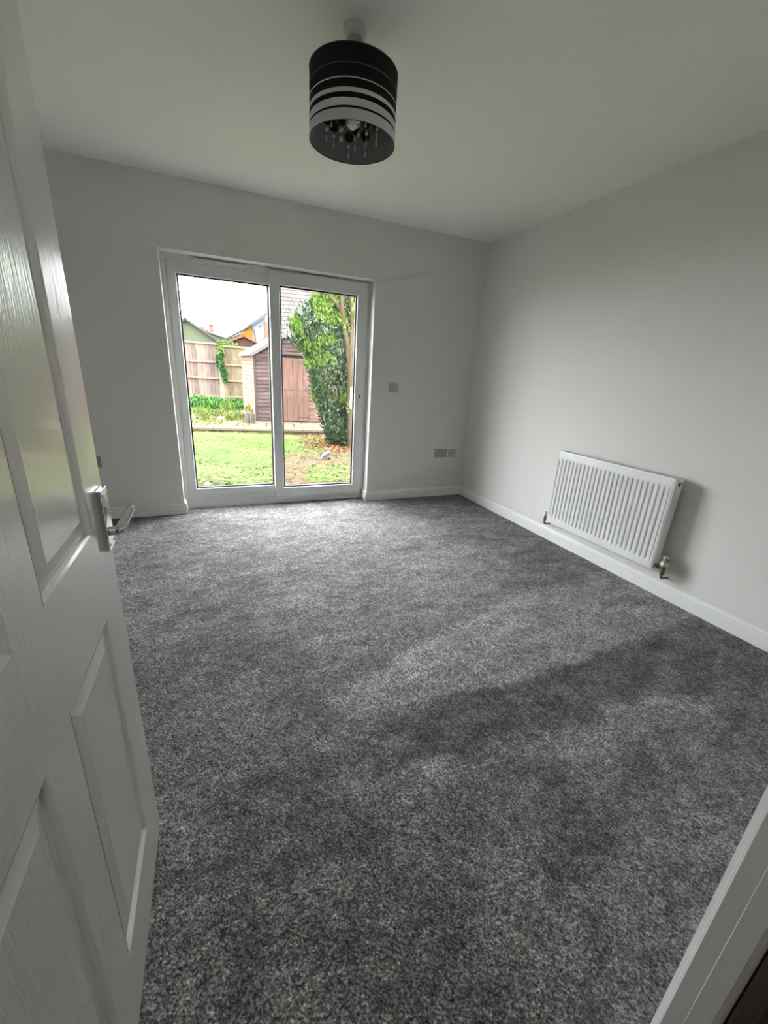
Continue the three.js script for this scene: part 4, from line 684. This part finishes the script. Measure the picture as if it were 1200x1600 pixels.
/* ---- big evergreen bush by the door, with its trunk ---- */
{
  const T = thing('laurel_bush', 'tall leafy evergreen bush right of the shed with red leaf litter below', 'bush');
  const bark = std({ color: lin(0.155, 0.122, 0.082), roughness: 0.95, map: woodTex(131, [0.95, 0.92, 0.86], 0.5) });
  const stems = [], r = rng(5);
  // leaf clusters spread through a lumpy volume leaning left with height
  const prof = [[-0.12, -0.40, 0.20], [0.16, -0.51, 0.16], [0.43, -0.57, 0.12], [0.66, -0.65, 0.08], [0.92, -0.72, 0.06], [1.23, -0.80, 0.02], [1.48, -0.86, 0.0], [1.65, -1.03, -0.02], [1.82, -1.13, -0.02], [2.0, -1.03, 0.12], [2.15, -0.95, 0.2], [2.28, -0.80, 0.3], [2.42, -0.55, 0.35], [2.6, -0.35, 0.4], [2.85, -0.2, 0.4]];
  const span = (y) => { let k = 0; while (k < prof.length - 2 && prof[k + 1][0] < y) k++; const a = prof[k], b = prof[k + 1], t = (y - a[0]) / (b[0] - a[0]); return [a[1] + (b[1] - a[1]) * t, a[2] + (b[2] - a[2]) * t]; };
  const young = [], oldShaded = [], lobes = [];
  for (let i = 0; i < 15000; i++) {
    const Y = GY + 0.05 + r() * 2.8, [lx, rx] = span(Y), c = (lx + rx) / 2, w = (rx - lx) / 2 + 0.02, a = r() * 6.283;
    const k = (0.45 + 0.55 * Math.sqrt(r())) * (1 + 0.42 * (fbm(a * 2.2, Y * 5, 7, 1e5) - 0.5)) + (r() < 0.04 ? 0.15 : 0);
    const X = c + w * k * Math.cos(a), Z = -3.93 + Math.min(w, 0.42) * 0.95 * k * Math.sin(a);
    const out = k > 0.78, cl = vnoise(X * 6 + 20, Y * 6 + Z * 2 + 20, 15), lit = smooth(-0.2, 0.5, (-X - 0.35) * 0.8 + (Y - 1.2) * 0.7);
    const tip = out && cl > 0.80 - 0.36 * lit && Y > 0.5;  // young leaves kept to the lit upper left; dark ones paint in shade
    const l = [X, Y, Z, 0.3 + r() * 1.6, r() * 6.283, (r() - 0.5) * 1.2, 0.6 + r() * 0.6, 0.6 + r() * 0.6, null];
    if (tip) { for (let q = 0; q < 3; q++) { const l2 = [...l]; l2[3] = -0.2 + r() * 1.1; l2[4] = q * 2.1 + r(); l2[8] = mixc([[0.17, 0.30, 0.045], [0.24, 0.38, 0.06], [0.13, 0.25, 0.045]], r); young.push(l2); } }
    else { l[8] = mixc([[0.06, 0.145, 0.05], [0.085, 0.185, 0.06], [0.04, 0.10, 0.04], [0.14, 0.23, 0.10]], r); oldShaded.push(l); }
    if (i % 560 === 0) lobes.push([X, Y, Z]);
  }
  instanced('foliage', leafGeo(0.07, 0.032, 0.25, 0.25), leafMat(0.25, 0.45), oldShaded, T).userData.label = 'dark glossy green older leaves, darkened for shade';
  instanced('young_lit_foliage', leafGeo(0.07, 0.028, 0.3, 0.3), leafMat(0.35, 0.2), young, T).userData.label = 'bright yellow green young leaves on the painted lit side';
  for (let i = 0; i < 26; i++) { const e = lobes[i % lobes.length], [x, y, z] = e, b = [-0.12 + (r() - 0.5) * 0.3, GY - 0.02, -3.95 + (r() - 0.5) * 0.2]; mesh('branch', uvm(taper([b, [b[0] + (e[0] - b[0]) * 0.3 + 0.05, e[1] * 0.35, b[2] + (e[2] - b[2]) * 0.2], [b[0] + (e[0] - b[0]) * 0.7, e[1] * 0.75, b[2] + (e[2] - b[2]) * 0.7], e], [0.016, 0.013, 0.009, 0.004], 6)), bark, T); }

  const Tr = thing('tree_trunk', 'slim pale brown forked tree trunk at the right edge of the glass', 'tree');
  mesh('trunk', uvm(taper([[-0.08, GY - 0.05, -3.50], [-0.105, 0.3, -3.5], [-0.12, 0.8, -3.50], [-0.13, 1.2, -3.50], [-0.17, 1.5, -3.5], [-0.185, 1.64, -3.5]], [0.055, 0.05, 0.052, 0.056, 0.052, 0.042], 12)), bark, Tr);
  mesh('trunk_limb', uvm(taper([[-0.155, 1.45, -3.50], [-0.13, 1.7, -3.50], [-0.135, 2.1, -3.52], [-0.14, 2.9, -3.55]], [0.042, 0.036, 0.034, 0.028], 12)), bark, Tr);
  mesh('trunk_limb', uvm(taper([[-0.18, 1.55, -3.50], [-0.24, 1.8, -3.50], [-0.295, 2.1, -3.5], [-0.315, 2.4, -3.52], [-0.32, 2.9, -3.55]], [0.034, 0.036, 0.034, 0.028, 0.024], 12)), bark, Tr);
  mesh('side_branch', uvm(taper([[-0.29, 2.06, -3.5], [-0.36, 2.2, -3.52], [-0.47, 2.32, -3.53], [-0.58, 2.42, -3.55], [-0.72, 2.6, -3.6]], [0.026, 0.022, 0.02, 0.016, 0.01], 10)), bark, Tr);
  const sp = []; for (let i = 0; i < 60; i++) { const k = i < 22 ? [-0.17, 0.61, -3.44] : i < 40 ? [-0.24, 1.87, -3.42] : [-0.16, 2.2, -3.45]; sp.push([k[0] + (r() - 0.5) * 0.12, k[1] + (r() - 0.5) * 0.22, k[2] + (r() - 0.5) * 0.08, r() * 1.4, r() * 6.28, r() - 0.5, 0.7 + r() * 0.5, 0.7 + r() * 0.5, mixc([[0.2, 0.34, 0.06], [0.26, 0.4, 0.08]], r)]); }
  instanced('trunk_shoots', leafGeo(0.055, 0.03, 0.3, 0.25), leafMat(0.4), sp, Tr);

  // bare branch of a tree left of the window, reaching into view
  const L = thing('bare_tree', 'thin bare branch showing against the white sky at top left', 'tree');
  const bk = std({ color: lin(0.10, 0.09, 0.08), roughness: 0.95 });
  mesh('trunk', uvm(taper([[-4.6, -0.2, -5.1], [-4.55, 1.2, -5.05], [-4.5, 2.4, -5.0], [-4.45, 3.8, -5.0]], [0.10, 0.08, 0.06, 0.03], 10)), bk, L);
  mesh('branch', uvm(taper([[-4.52, 2.0, -5.02], [-3.7, 2.38, -5.0], [-2.95, 2.45, -5.0], [-2.60, 2.43, -5.0], [-2.54, 2.48, -5.0], [-2.47, 2.58, -5.0]], [0.03, 0.02, 0.011, 0.006, 0.005, 0.003], 8)), bk, L);
  mesh('twig', uvm(taper([[-3.1, 2.43, -5.0], [-2.9, 2.35, -5.0], [-2.72, 2.33, -5.0]], [0.008, 0.006, 0.003], 6)), bk, L);
}

/* ---- pigeon ---- */
{
  const P = thing('pigeon', 'grey wood pigeon with a white neck patch standing on the bare soil', 'bird', [-0.795, GY - 0.002, -2.64], 0.55); P.scale.setScalar(0.84);
  // stations along the bird from tail tip to bill: [x, y, half width, half height]
  const st = [[-0.205, 0.040, 0.014, 0.003], [-0.16, 0.050, 0.020, 0.006], [-0.125, 0.060, 0.026, 0.012], [-0.09, 0.074, 0.038, 0.026], [-0.05, 0.086, 0.050, 0.040], [-0.01, 0.096, 0.056, 0.047], [0.03, 0.108, 0.054, 0.046], [0.06, 0.124, 0.044, 0.038], [0.078, 0.144, 0.031, 0.029], [0.088, 0.166, 0.022, 0.023], [0.098, 0.182, 0.020, 0.021], [0.112, 0.187, 0.016, 0.016], [0.122, 0.185, 0.008, 0.008], [0.132, 0.182, 0.0045, 0.004], [0.143, 0.178, 0.0008, 0.0008]];
  const pos = [], col = [], idx = [], N = 20;
  st.forEach(([x, y, w, h], i) => {
    const a = st[Math.max(0, i - 1)], b = st[Math.min(st.length - 1, i + 1)], tx = b[0] - a[0], ty = b[1] - a[1], l = Math.hypot(tx, ty), nx = -ty / l, ny = tx / l;
    for (let k = 0; k < N; k++) {
      const an = k / N * 6.283, s = Math.sin(an), c = Math.cos(an); pos.push(x + nx * h * s, y + ny * h * s, w * c);
      let q = [0.075, 0.076, 0.084]; if (s < -0.2 && x > -0.02 && x < 0.08) q = [0.10, 0.075, 0.08]; if (x < -0.17) q = [0.03, 0.03, 0.034]; if (x > 0.07 && x < 0.09 && Math.abs(c) > 0.35 && i === 8) q = [0.15, 0.15, 0.15]; if (i > 11) q = [0.09, 0.05, 0.02]; if (i >= 9 && i <= 11) q = [0.045, 0.052, 0.066];
      col.push(...q);
    }
  });
  for (let i = 0; i + 1 < st.length; i++) for (let k = 0; k < N; k++) { const a = i * N + k, b = i * N + (k + 1) % N; idx.push(a, a + N, b, b, a + N, b + N); }
  const g = new THREE.BufferGeometry(); g.setAttribute('position', new THREE.Float32BufferAttribute(pos, 3)); g.setAttribute('color', new THREE.Float32BufferAttribute(col, 3)); g.setIndex(idx); g.computeVertexNormals();
  mesh('body', g, std({ vertexColors: true, roughness: 0.8, side: THREE.DoubleSide }), P);
  const wm = std({ color: lin(0.115, 0.117, 0.128), roughness: 0.8 }), we = std({ color: lin(0.2, 0.2, 0.2), roughness: 0.8 });
  for (const s of [-1, 1]) {
    const w = new THREE.SphereGeometry(1, 20, 12).scale(0.092, 0.034, 0.012).rotateZ(0.30).translate(-0.03, 0.098, s * 0.048); mesh('wing', uvm(w), wm, P);
    mesh('wing_edge', uvm(new THREE.SphereGeometry(1, 14, 8).scale(0.045, 0.006, 0.006).rotateZ(0.3).translate(-0.062, 0.073, s * 0.052)), we, P);
    mesh('eye', uvm(new THREE.SphereGeometry(0.0032, 10, 8).translate(0.108, 0.190, s * 0.0165)), M.dark, P);
    const lm = std({ color: lin(0.35, 0.15, 0.13), roughness: 0.7 });
    mesh('leg', [uvm(taper([[0.0, 0.06, s * 0.022], [0.004, 0.03, s * 0.024], [0.0, 0.006, s * 0.024]], [0.007, 0.0045, 0.004], 7)), ...[-0.5, 0, 0.5, 3.14].map((a) => uvm(taper([[0, 0.007, s * 0.024], [Math.cos(a) * 0.014, 0.006, s * 0.024 + Math.sin(a) * 0.014], [Math.cos(a) * 0.028, 0.003, s * 0.024 + Math.sin(a) * 0.028]], [0.0035, 0.003, 0.0015], 6)))], lm, P);
  }
}
renderer.render(scene, camera);
